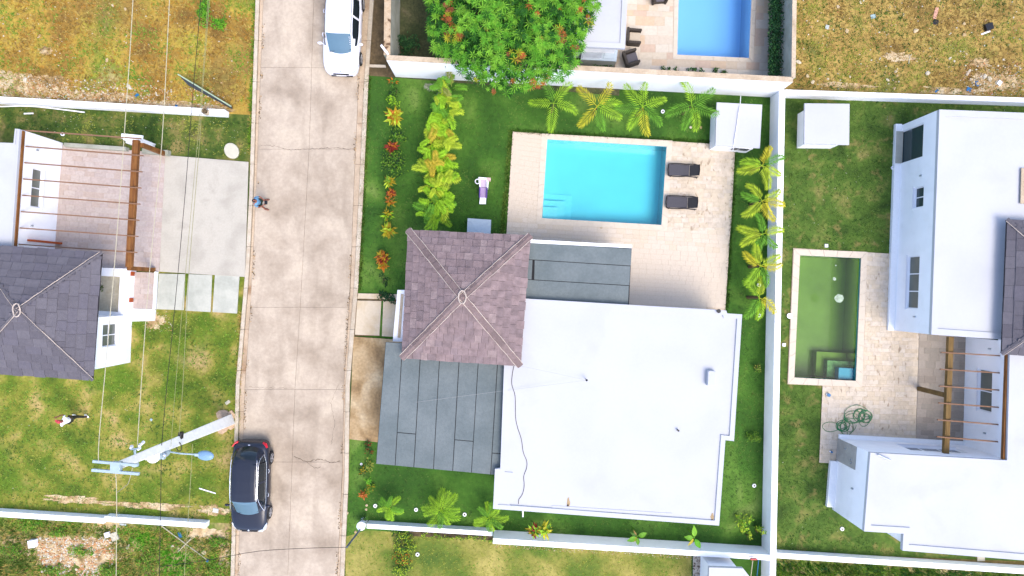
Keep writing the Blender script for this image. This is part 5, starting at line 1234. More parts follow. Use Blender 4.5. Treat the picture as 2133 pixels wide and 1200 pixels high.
def gravel(name, label, poly, n, smin, smax, mats, seed, thr=-.2, ns=.02, band=None):
    rnd = random.Random(seed); mb = MB(); x0, x1 = min(p[0] for p in poly), max(p[0] for p in poly); y0, y1 = min(p[1] for p in poly), max(p[1] for p in poly); k = 0; tr = 0
    while k < n and tr < n * 30:
        tr += 1; x = rnd.uniform(x0, x1); y = rnd.uniform(y0, y1)
        if band: y = y1 - abs(rnd.gauss(0, band))
        if noise.noise(Vector((x * ns, y * ns, seed))) < thr or not inpoly(x, y, poly): continue
        k += 1; p = W(x, y); s = rnd.uniform(smin, smax) * rnd.random() ** .5 + .01; a = rnd.uniform(0, 3); e = rnd.uniform(.5, 1)
        pts = [(p.x + math.cos(a + j * 1.257) * s * rnd.uniform(.6, 1.1), p.y + math.sin(a + j * 1.257) * s * e * rnd.uniform(.6, 1.1)) for j in range(5)]
        c_ = (p.x, p.y); mb.prism(pts, .015, .025 + s * .5, rnd.randrange(len(mats)), top=[(c_[0] + (q[0] - c_[0]) * .65, c_[1] + (q[1] - c_[1]) * .65) for q in pts])
    o = mb.build(name, mats); setp(o, label, 'gravel', kind='stuff')
peb = [M['stone_w'], pmat('tan_pebble', C(226, 190, 146), fine=.2), pmat('orange_pebble', C(222, 160, 110), fine=.2)]
gravel('rubble', 'pale rubble strip along the north side of the low northwest wall', [(-60, 150), (470, 190), (470, 231), (-60, 203)], 1500, .02, .07, peb, 11, thr=-.25)
gravel('pebbles', 'pebbles and crumbs scattered over the northwest lot', NWL, 420, .015, .06, peb, 12, thr=-.1)
gravel('pebbles', 'pebbles and crumbs scattered over the northeast lot', NEL, 750, .015, .07, peb, 13, thr=-.15)
gravel('rubble', 'rubble pile crumbs in the corner of the northeast lot', [(2010, 130), (2140, 130), (2140, 200), (1990, 196)], 420, .02, .08, peb, 14, thr=-.3)
gravel('rubble', 'orange and white rubble in the southwest lot', [(75, 1112), (240, 1120), (235, 1200), (90, 1210)], 2200, .03, .09, peb, 15, thr=-.08, ns=.025)
gravel('pebbles', 'small crumbs along the south side of the tall garden wall', [(1027, 1133), (1445, 1157), (1445, 1166), (1027, 1140)], 500, .01, .035, peb, 16, thr=-1)
gravel('pebbles', 'tiny pale specks on the western lawn', WLN, 60, .01, .035, peb[:1], 17, thr=-1)
gravel('pebbles', 'tiny pale specks in the strip between low wall and pergola', SLN, 110, .01, .03, peb[:1], 18, thr=-1)
gravel('pebbles', 'tiny pale specks on the eastern lawn', ELN, 70, .01, .03, peb[:1], 19, thr=-1)
gravel('pebbles', 'crumbs on the bare patch beside the white terrace corner', [(295, 660), (350, 645), (362, 690), (300, 690)], 160, .01, .04, peb, 20, thr=-1)
gravel('pebbles', 'pebbles and dirt in the bottom right weeds', SEL, 200, .015, .05, peb, 21, thr=-1)
for nm, a0, b0, L_, sd in (('western', 0, 5, LI, 31), ('eastern', -4, 1, RI, 32)):
    pl_ = [(xi(y, L_) + a0, y) for y in range(0, 1201, 100)] + [(xi(y, L_) + b0, y) for y in range(1200, -1, -100)]
    o = gravel('gutter_dirt', 'dirt crumbs gathered along the %s edge of the road slabs' % nm, pl_, 420, .012, .04, [M['earth'], peb[1]], sd, thr=.0, ns=.02); o = bpy.data.objects[-1] if False else None
for ob in [q for q in bpy.data.objects if q.name.startswith('gutter_dirt')]: ob.location.z = .035
edge = [(1062, 272), (1068, 272), (1049, 486), (1043, 486)]
tufts('edge_grass', 'grass blades spilling over the west edge of the pool terrace', edge, 500, .09, ['blade', 'blade_l'], seed=33, h=.12)
tufts('edge_grass', 'grass blades spilling over the east edge of the pool terrace', [(1529, 300), (1535, 300), (1515, 652), (1509, 650)], 700, .09, ['blade', 'blade_d'], seed=34, h=.12)
tufts('edge_grass', 'grass blades spilling over the north edge of the pool terrace', [(1066, 271), (1478, 294), (1478, 299), (1066, 277)], 800, .09, ['blade', 'blade_d'], seed=35, h=.12)
tufts('kerb_grass', 'grass blades leaning over the kerb of the central garden', [(762, 160), (772, 160), (752, 606), (745, 606)], 700, .09, ['blade', 'blade_l'], seed=36, h=.16)
tufts('kerb_grass', 'grass and weeds leaning over the western kerb', [(xi(0, LO) - 5, 0), (xi(0, LO) + 2, 0), (xi(320, LO) + 2, 320), (xi(320, LO) - 5, 320)], 500, .10, ['straw', 'weed'], seed=37, h=.16)
tufts('kerb_grass', 'grass leaning over the kerb beside the western lawn', [(xi(655, LO) - 5, 655), (xi(655, LO) + 2, 655), (xi(1200, LO) + 2, 1200), (xi(1200, LO) - 5, 1200)], 900, .10, ['weed', 'weed_l', 'straw'], seed=38, h=.16)
# litter
def lit(x, y, sx, sy, label, m, cat='litter', name='litter', rz=None, h=.03):
    p = W(x, y); o = MB().box((p.x, p.y, .03 + h / 2), (sx, sy, h), rz if rz is not None else random.uniform(0, 3)).build(name, m, org=(p.x, p.y, .02), bevel=.008); setp(o, label, cat); return o
lit(1818, 35, .22, .26, 'crumpled white plastic sheet in the upper northeast lot', M['litter'])
lit(1722, 57, .2, .22, 'pale blue scrap in the western part of the northeast lot', M['litter'])
lit(1948, 47, .28, .26, 'black plastic scrap left of the black crate in the northeast lot', M['black'])
lit(2056, 58, .4, .34, 'black crate lying in the northeast lot', M['black'], name='crate', cat='crate', h=.18, rz=.3)
lit(2052, 69, .5, .08, 'white board under the black crate in the northeast lot', M['plastic_white'], name='board', cat='board', rz=.35)
lit(2016, 152, .12, .36, 'pale wooden board left of the rubble pile in the northeast lot', M['cushion_beige'], name='board', cat='board', rz=-.6)
lit(2034, 175, .16, .28, 'blue plastic scrap standing by the rubble pile', M['blue'], rz=.1)
lit(2017, 187, .24, .22, 'bright blue round scrap at the foot of the low northeast wall', M['blue'])
lit(2079, 174, .2, .24, 'white box in the rubble pile of the northeast lot', M['plastic_white'], name='box', cat='box', h=.1)
lit(1950, 190, .2, .1, 'small blue scrap against the low northeast wall', M['blue'])
lit(1948, 28, .18, .6, 'pink tiled board hanging in from the top of the northeast lot', pmat('pink_board', C(250, 190, 170), fine=.2), name='board', cat='board', rz=-.25)
lit(1893, 125, .05, .45, 'thin pale stick in the middle of the northeast lot', M['cable_pale'], name='stick', cat='stick', rz=-.15)
lit(286, 199, .22, .14, 'small light blue scrap by the low northwest wall', M['blue'])
lit(368, 222, .16, .12, 'blue bottle scrap at the right end of the northwest rubble', M['blue'])
lit(61, 237, .5, .07, 'short white pipe piece on the grass below the northwest wall', M['plastic_white'], name='pipe', cat='pipe', rz=.03)
p = PL([(0, 222), (60, 221), (120, 227), (176, 234)], .08)
o = MB().tube(smooth(p), .035, 8).build('pipe', M['plastic_white'], org=p[1]); setp(o, 'long bent white pipe lying along the low northwest wall', 'pipe')
lit(74, 1129, .34, .38, 'white bucket at the left of the southwest lot', M['plastic_white'], name='bucket', cat='bucket', h=.3, rz=.1)
lit(227, 1112, .26, .26, 'white broken block below the low southwest wall', M['plastic_white'], name='block', cat='block', h=.16, rz=.3)
lit(241, 1116, .42, .36, 'tan sack beside the white broken block', M['soil'], name='sack', cat='sack', h=.12)
lit(376, 1114, .3, .18, 'blue scrap below the short low wall near the black car', M['blue'])
lit(433, 1167, .16, .12, 'small blue scrap at the end of the crossed stick', M['blue'])
lit(433, 1022, .9, .06, 'thin white stick on the grass below the street lamp', M['plastic_white'], name='stick', cat='stick', rz=-.3)
lit(450, 1063, .3, .22, 'crumpled pale scrap at the right end of the western lawn', M['litter'])
lit(257, 1092, .35, .1, 'pale scrap just below the joint of the two low walls', M['litter'], rz=-.1)
lit(268, 1138, .28, .12, 'tan wooden chip beside the middle cable of the southwest lot', M['soil'], rz=.9)
lit(316, 874, .12, .12, 'small white scrap in the middle of the western lawn', M['litter'])
lit(475, 838, .26, .16, 'tan scrap beside the kerb above the pole foot', M['soil'], rz=.6)
lit(2042, 1162, .4, .32, 'brown paper scrap below the bottom right wall', M['soil'])
for (a, b, lb) in (((337, 1096), (430, 1165), 'long pale stick of the crossed pair near the black car'), ((398, 1122), (370, 1150), 'short pale stick of the crossed pair near the black car')):
    A, B = W(*a, .12), W(*b, .06); o = MB().tube([A, B], .03, 6).build('stick', M['cable_pale'], org=A); setp(o, lb, 'stick')
# fallen panel
A, B = W(371, 155, .45), W(482, 222, .45); C0, D0 = W(484, 228, .04), W(392, 178, .04)
mb = MB(); nrm = (B - A).cross(D0 - A).normalized() * .02
mb.add([A, B, C0, D0, A + nrm, B + nrm, C0 + nrm, D0 + nrm], [(0, 1, 2, 3), (7, 6, 5, 4), (0, 4, 5, 1), (1, 5, 6, 2), (2, 6, 7, 3), (3, 7, 4, 0)])
pn_ = thing('fallen_panel', (A.x, A.y, 0), 'long thin grey panel with a green edge propped in the northwest lot', 'panel')
mb.build('sheet', pmat('grey_blue_sheet', C(84, 94, 104), fine=.2), pn_)
MB().tube([A + Vector((0, 0, .02)), B + Vector((0, 0, .02))], .035, 6).build('edge_tube', pmat('pale_green_edge', C(206, 226, 196), fine=.1), pn_)
# concrete cistern lid, round vent pipe on the wall, path lights
p = W(484, 315); o = MB().disc((p.x, p.y, .02), .36, .12, 28, 0, 1.2, R(-55)).build('cistern_lid', M['wall_top_beige'], org=(p.x, p.y, .02), bevel=.03); setp(o, 'oval cream concrete lid on the grass corner by the road', 'lid')
o.data.materials[0] = pmat('cream_concrete', C(236, 232, 216), fine=.06, fscale=5, bump=.2)
p = W(426, 231, .8); vp = thing('vent_pipe', (p.x, p.y, .5), 'round open pipe standing on the low northwest wall', 'pipe')
MB().tube([(p.x, p.y, .5), (p.x, p.y, .8)], .16, 16, cap=False).disc((p.x, p.y, .5), .16, .02, 16).build('pipe_shell', M['wall_top_beige'], vp); MB().disc((p.x, p.y, .53), .1, .24, 14).build('pipe_bore', M['earth'], vp)
PLS = [(1380, 233, 'garden light below the third palm of the north wall'), (1580, 657, 'garden light south of the palms beside the long wall'), (1570, 1011, 'garden light east of the lower white roof'), (782, 1053, 'garden light nearest the road, left of the small feathery palm'), (867, 1061, 'garden light between the two left feathery palms'), (968, 1071, 'garden light between the two right feathery palms'), (870, 1154, 'garden light right of the speckled hedge'),
       (1859, 350, 'garden light on the grass near the dark glass door'), (1753, 1101, 'garden light on the lower eastern lawn'), (132, 280, 'garden light north of the western pergola'), (753, 966, 'tiny garden light beside the pale green shrub'), (1580, 594, 'garden light half hidden by the southernmost wall palm')]
for x, y, lb in PLS:
    p = W(x, y); t = thing('garden_light', (p.x, p.y, .02), 'round white ' + lb, 'garden light', 'round garden lights')
    s = .6 if 'tiny' in lb else 1
    MB().disc((p.x, p.y, .02), .10 * s, .07, 16).build('rim', M['plastic_white'], t, bevel=.01); MB().disc((p.x, p.y, .09), .045 * s, .006, 12).build('lens', M['black'], t)
for x, y, s, lb in ((1720, 512, .17, 'square white box cover north of the green pool'), (1632, 718, .17, 'square white box cover on the strip left of the green pool')):
    p = W(x, y); o = MB().box((p.x, p.y, .06), (s, s, .08), R(-3)).build('box_cover', M['plastic_white'], org=(p.x, p.y, .02), bevel=.01); setp(o, lb, 'cover')
p = W(1643, 658); o = MB().disc((p.x, p.y, .1), .14, .02, 20).build('skimmer_lid', M['plastic_white'], org=(p.x, p.y, .1)); setp(o, 'round white skimmer lid on the west edge of the green pool', 'lid')
p = W(1252, 474); o = MB().disc((p.x, p.y, .08), .07, .012, 18).build('skimmer_lid', M['trav'], org=(p.x, p.y, .08)); setp(o, 'small round lid in the paving south of the turquoise pool', 'lid'); o.data.materials[0] = pmat('tan_lid', C(226, 204, 176))
for x, y, r, lb in ((1723, 822, .09, 'blue bucket lid on the eastern terrace'), (1729, 940, .05, 'small blue bottle on the lower corner of the eastern terrace')):
    p = W(x, y); o = MB().disc((p.x, p.y, .08), r, .14, 16).disc((p.x - .05, p.y + .02, .08), r * .7, .1, 12, 1).build('bottle' if r < .08 else 'bucket', [M['blue'], M['plastic_white']], org=(p.x, p.y, .08)); setp(o, lb, 'bottle' if r < .08 else 'bucket')
for i, (x, y) in enumerate(((1438, 266), (1459, 266), (764, 1052), (763, 1061), (724, 1068), (741, 1108))):
    stone(x, y, .16, ['white stone at the left foot of the dark palm near the pump house', 'pinkish stone at the right foot of the dark palm near the pump house', 'upper white stone below the orange flower', 'lower white stone below the orange flower', 'white stone beside the kerb left of the wall post', 'white stone just below the rounded wall post'][i], None, me=RK[i])
# green hose
pts = []
def circ(cx, cy, rx, ry, a0, turns, n, jit=.6):
    for k in range(n):
        a = a0 + turns * 6.283 * k / n; pts.append(W(cx + rx * math.cos(a) + random.uniform(-jit, jit), cy - ry * math.sin(a) + random.uniform(-jit, jit), .09 + .01 * len(pts) / 60))
circ(1730, 889, 17, 10, .3, .85, 14); circ(1756, 887, 14, 12, 0, 2.0, 28); circ(1752, 889, 8, 8, 1, 1.7, 20); circ(1754, 888, 9, 9, 2.5, 2.2, 26); circ(1764, 890, 13, 17, 1.5, 1.6, 22); circ(1780, 868, 21, 12, 3.6, 1.3, 18); circ(1790, 866, 12, 14, 1, 1.2, 14)
circ(1803, 868, 14, 12, 1.2, 2.6, 34); circ(1797, 864, 18, 11, 2.2, 1.4, 20); circ(1775, 872, 16, 10, 3, 1.5, 20); circ(1806, 872, 8, 9, 0, 1.5, 18); circ(1800, 874, 12, 14, .4, 1.3, 16); circ(1784, 866, 26, 22, .5, .55, 12, .3); circ(1772, 880, 12, 20, 2.6, .6, 10)
o = MB().tube(smooth(pts, 3), .013, 6).build('garden_hose', M['hose'], org=W(1770, 880)); setp(o, 'tangled green garden hose on the eastern terrace', 'hose')

# ------------------------------------------------------------ furniture and toys
def lounger(label, px, py, rz):
    c = W(px, py, .35); t = thing('sun_lounger', (0, 0, 0), label, 'sun lounger', 'loungers beside the turquoise pool')
    # built around the origin, head towards +x
    MB().box((-.28, 0, .33), (1.05, .58, .03)).build('seat_sling', M['sling'], t, bevel=.012)
    T = Matrix.Rotation(R(-42), 3, 'Y'); MB().box((.47, 0, .52), (.55, .56, .03), 0, 0, T).build('back_sling', M['sling_dark'], t, bevel=.012)
    for s in (1, -1):
        MB().tube(smooth([(-.83, .2 * s, .30), (-.78, .31 * s, .33), (-.3, .335 * s, .34), (.1, .31 * s, .42), (.5, .33 * s, .40), (.72, .30 * s, .34)]), .028, 8).build('side_rail', M['frame_dark'], t)
    MB().tube([(-.83, -.2, .3), (-.85, 0, .3), (-.83, .2, .3)], .028, 8).build('foot_rail', M['frame_dark'], t)
    MB().tube([(.66, -.28, .72), (.68, 0, .73), (.66, .28, .72)], .022, 8).build('head_rail', M['frame_dark'], t)
    for x in (-.65, .6):
        for s in (1, -1): MB().tube([(x, .29 * s, .33), (x + (.12 if x > 0 else -.03), .33 * s, .08)], .022, 6).build('leg', M['frame_dark'], t)
    t.location = (c.x, c.y, 0); t.rotation_euler = (0, 0, rz); ORG[t.name] = Vector((c.x, c.y, 0)); return t
lounger('upper charcoal sun lounger on the terrace east of the turquoise pool', 1426, 355, R(-3)); lounger('lower charcoal sun lounger on the terrace east of the turquoise pool', 1422, 422, R(-3))
def armchair(label, px, py, rz, cush):
    c = W(px, py, .6); t = thing('armchair', (0, 0, 0), label, 'armchair')
    MB().box((.0, 0, .2), (.62, .62, .3)).build('seat_base', M['rattan'], t, bevel=.02)
    MB().box((.04, 0, .40), (.56, .46, .1)).build('cushion', cush, t, bevel=.04)
    MB().box((-.32, 0, .42), (.13, .72, .74), 0, 0, Matrix.Rotation(R(-8), 3, 'Y')).build('backrest', M['rattan'], t, bevel=.03)
    for s in (1, -1): MB().box((.03, .32 * s, .33), (.66, .12, .56)).build('armrest', M['rattan'], t, bevel=.03)
    for x in (.26, -.28):
        for s in (1, -1): MB().box((x, .28 * s, .09), (.06, .06, .1)).build('leg', M['rattan'], t)
    t.location = (c.x, c.y, 0); t.rotation_euler = (0, 0, rz); ORG[t.name] = Vector((c.x, c.y, 0))
armchair('dark rattan armchair with beige seat beside the neighbouring white roof', 1322, 74, R(-4), M['cushion_beige'])
armchair('dark rattan armchair with grey cushion turned beside the tall wall', 1316, 118, R(18), M['cushion_grey'])
armchair('dark rattan armchair cut by the top edge near the blue pool', 1376, -13, R(-85), M['cushion_grey'])
# kids slide with hoop
p = W(1007, 395); sd = thing('toy_slide', (p.x, p.y, 0), 'lilac and white plastic toy slide with a small hoop on the lawn', 'toy slide')
def sq(name, m, pts, z, z0, bevel=.015): MB().prism(PL(pts, z), z0, z).build(name, m, sd, bevel=bevel)
mb = MB(); A = [W(1001, 390, .62), W(1013, 391, .62), W(1012, 412, .18), W(1000, 411, .18)]
mb.add(A + [a - Vector((0, 0, .04)) for a in A], [(0, 3, 2, 1), (4, 5, 6, 7), (0, 1, 5, 4), (1, 2, 6, 5), (2, 3, 7, 6), (3, 0, 4, 7)]); mb.build('chute', M['lilac'], sd)
for s, (u, v) in enumerate((((999.6, 390), (998.8, 411)), ((1014, 391), (1013.2, 412)))):
    MB().tube([W(*u, .72), W(*v, .26)], .035, 6).build('chute_side', pmat('purple_plastic', C(120, 90, 190)), sd)
sq('chute_end', M['plastic_white'], [(999.5, 411), (1012.5, 412), (1012, 425), (998, 425)], .2, .02)
sq('platform', pmat('light_lilac_plastic', C(232, 212, 250)), [(1001, 372), (1013, 373), (1012.5, 390), (1000.5, 389)], .64, .56)
sq('ladder_side', M['plastic_white'], [(996, 369), (1001, 370), (1001, 390), (998.5, 389)], .75, .02)
sq('ladder_side', M['plastic_white'], [(1013.3, 371), (1018, 372), (1016, 391), (1013.3, 390)], .75, .02)
sq('ladder_top', M['plastic_white'], [(997, 368.5), (1014, 370), (1014, 374), (997, 373)], .78, .02)
sq('backboard', M['pink'], [(1014, 369.5), (1022, 370), (1022, 376.5), (1016, 377)], .80, .5)
p = W(994.5, 378, .75); MB().tube([p + Vector((math.cos(a) * .115, math.sin(a) * .115, 0)) for a in [k * math.pi / 8 for k in range(17)]], .022, 6).build('hoop', M['plastic_white'], sd)
# covered unit beside the shingled roof
uc = thing('pool_pump_cover', W(999, 485), 'pale blue white covered box against the north side of the shingled roof', 'box')
q = PL([(975, 456), (1022, 459), (1020, 498), (973, 494)], .9); MB().prism(q, .02, .86).build('cabinet', M['cover'], uc, bevel=.03)
q = PL([(974, 454.5), (1023, 458), (1021.5, 492), (972.5, 488)], .95); cz = sum((v for v in q), Vector()) / 4
MB().add([*q, Vector((cz.x, q[3].y + .05, 1.02)), *[Vector((v.x, v.y, .86)) for v in q]], [(0, 4, 1), (1, 4, 2), (2, 4, 3), (3, 4, 0), (0, 1, 6, 5), (1, 2, 7, 6), (2, 3, 8, 7), (3, 0, 5, 8)]).build('lid', M['cover'], uc)

# ------------------------------------------------------------ utility pole and cables
up = thing('utility_pole', W(478, 876), 'tall pale concrete utility pole with crossarms, transformer and street lamp', 'utility pole')
bs = W(478, 876); tp = W(241, 972, 9.6)
def pole_at(z): return bs.lerp(tp, z / 9.6)
def rect_at(c, w_, ang=R(22)):
    M2 = Matrix.Rotation(ang, 2); return [Vector((c.x, c.y)) + M2 @ Vector((x * w_ / 2, y * w_ / 2)) for x, y in ((-1, -1), (1, -1), (1, 1), (-1, 1))]
mb = MB()
r0, r1 = rect_at(bs, .55), rect_at(tp, .3)
mb.prism(r0, 0, 9.6, top=r1); mb.build('shaft', M['pole'], up, bevel=.02)
ft = W(472, 878); fm = MB(); fr_ = random.Random(8)
for fx, fy, fs_ in ((-.15, .35, .38), (.25, .30, .3), (-.25, -.32, .34), (.2, -.1, .36)):
    fm.prism([(ft.x + fx + math.cos(k * .7) * fs_ * fr_.uniform(.7, 1.15), ft.y + fy + math.sin(k * .7) * fs_ * fr_.uniform(.6, 1)) for k in range(9)], .02, .06 + fs_ * .1)
fm.build('footing', pmat('pink_footing_concrete', C(234, 200, 172), fine=.2, bump=.4), up)
MB().box((W(241, 972, 9.75)[0], W(241, 972, 9.75)[1], 9.7), (.36, .34, .2), R(-3)).build('pole_cap', M['pole_metal'], up)
def xbar(a, b, z, w_, name='crossarm'):
    A, B = W(*a, z), W(*b, z); c = (A + B) / 2; MB().box((c.x, c.y, z), ((B - A).length, w_, .1), math.atan2((B - A).y, (B - A).x)).build(name, M['pole_metal'], up)
xbar((194, 961), (288, 969), 9.7, .09); xbar((192, 979), (290, 987), 9.7, .10)
# transformer
zt = 6.4; c = W(319, 950, 7.0); tm = MB().tube([(c.x, c.y, 6.1), (c.x, c.y, 7.0)], .27, 20).build('transformer', M['pole_metal'], up)
MB().disc((c.x, c.y, 7.0), .29, .05, 22).ball((c.x, c.y, 7.04), (.24, .24, .06), 14, 6).build('transformer_lid', M['pole'], tm)
for k in range(3):
    a = 2 + k * .8; MB().tube([(c.x + .2 * math.cos(a), c.y + .2 * math.sin(a), 7.05), (c.x + .22 * math.cos(a), c.y + .22 * math.sin(a), 7.22)], [.035, .02], 8).build('bushing', M['plastic_white'], tm)
c2 = W(336, 947, 6.6); MB().box((c2.x, c2.y, 6.5), (.3, .36, .2), R(-20)).build('bracket', M['pole_metal'], up)
c3 = W(340, 948, 6.75); MB().ball((c3.x + .04, c3.y, 6.72), .1, 10, 6).build('insulator', M['steel'], up)
c4 = W(281, 967, 8.4); MB().ball((c4.x, c4.y, 8.4), (.14, .12, .16), 12, 7).build('insulator', M['pole_metal'], up)
for x, y in ((270, 932), (288, 928), (294, 923), (286, 935)):
    q = W(x, y, 8.6); MB().tube([(q.x, q.y, 8.45), (q.x + .08, q.y + .03, 8.6), (q.x + .12, q.y, 8.75)], [.05, .07, .04], 8).build('insulator', M['plastic_white'], up)
A, B = W(272, 936, 8.5), W(292, 934, 8.5); MB().tube([A, B], .035, 6).build('insulator_arm', M['pole_metal'], up)
A, B = W(281, 936, 8.5), W(281, 962, 8.45); MB().tube([A, B], .05, 6).build('insulator_arm', M['pole_metal'], up)
q = W(374, 909, 5.2); MB().box((q.x, q.y, 5.1), (.16, .36, .25), R(-6)).build('splice_box', M['black'], up, bevel=.03)
q = W(373, 931, 5.4); MB().tube([q + Vector((math.cos(a) * .11, math.sin(a) * .2, .03 * math.sin(a))) for a in [k * math.pi / 9 for k in range(19)]], .018, 6).build('cable_coil', M['black'], up)
q0 = W(345, 940, 6.2); q1 = W(410, 947, 6.5)
MB().tube([q0, q0.lerp(q1, .5) + Vector((0, 0, .1)), q1], .035, 8).build('lamp_arm', M['pole_metal'], up)
q = W(428, 949, 6.55); Mz = Matrix.Rotation(R(-6), 3, 'Z')
lh = MB().ball((0, 0, 0), (.36, .21, .12), 20, 10)
lh.v = [tuple(q + Mz @ Vector(v)) for v in lh.v]; lh.build('lamp_head', M['lamp_blue'], up, smooth=True)
q = W(411, 948, 6.6); MB().box((q.x, q.y, 6.58), (.24, .12, .1), R(-6)).build('lamp_neck', M['pole_metal'], up, bevel=.02)
def cable(label, pts, r, mat, name='overhead_cable'):
    P = [W(x, y, z) for x, y, z in pts]; o = MB().tube(smooth(P, 3) if len(P) > 2 else P, r, 6).build(name, mat, org=P[0]); setp(o, label, 'cable'); return o
cable('leftmost pale overhead cable, running up from the crossarms', [(205, 962, 9.75), (207, 905, 9.7), (224, 720, 9.6), (245, 470, 9.5), (262, 235, 9.5), (277, 0, 9.6), (300, -500, 9.8)], .015, M['cable_pale'])
cable('second pale overhead cable from the left, running up from the white insulators', [(286, 930, 8.7), (295, 790, 8.6), (312, 560, 8.5), (337, 300, 8.5), (353, 0, 8.6), (378, -500, 8.8)], .015, M['cable_pale'])
cable('thick black overhead cable crossing the driveway from the pole to the top', [(335, 950, 6.7), (345, 830, 6.6), (364, 640, 6.5), (386, 400, 6.5), (402, 190, 6.6), (418, 0, 6.7), (450, -500, 6.9)], .013, M['cable_dark'])
cable('thin greenish overhead cable right of the thick black one', [(373, 905, 5.3), (381, 800, 5.3), (394, 560, 5.2), (414, 320, 5.2), (422, 190, 5.2), (436, 0, 5.3), (470, -500, 5.5)], .012, M['cable_green'])
cable('thinnest pale overhead cable between the black and the greenish cable', [(356, 930, 6.2), (366, 800, 6.1), (388, 550, 6.0), (411, 300, 6), (420, 190, 6), (433, 0, 6.1), (463, -500, 6.3)], .009, M['cable_green'])
cable('pale cable running down from the crossarms to the bottom edge', [(241, 985, 9.7), (243, 1040, 9.6), (242, 1200, 9.5), (240, 1500, 9.6)], .015, M['cable_pale'])
cable('black cable running down from the transformer to the bottom edge', [(336, 955, 6.6), (334, 1080, 6.5), (332, 1200, 6.5), (328, 1500, 6.6)], .014, M['cable_dark'])
cable('faint pale cable running down past the street lamp', [(401, 925, 5.2), (397, 1000, 5.1), (388, 1140, 5.1), (384, 1200, 5.1), (372, 1500, 5.2)], .014, M['cable_green'])
cable('short jumper cable curving below the crossarms', [(276, 975, 8.5), (268, 1005, 8.6), (262, 1012, 8.8), (245, 1025, 9.5)], .013, M['cable_pale'])
cable('dark service cable crossing the road to the grey mast', [(722, 1140, 3.2), (640, 1142, 3.4), (540, 1148, 3.9), (460, 1162, 4.4), (400, 1172, 4.8), (333, 1180, 6.4)], .012, M['cable_dark'])

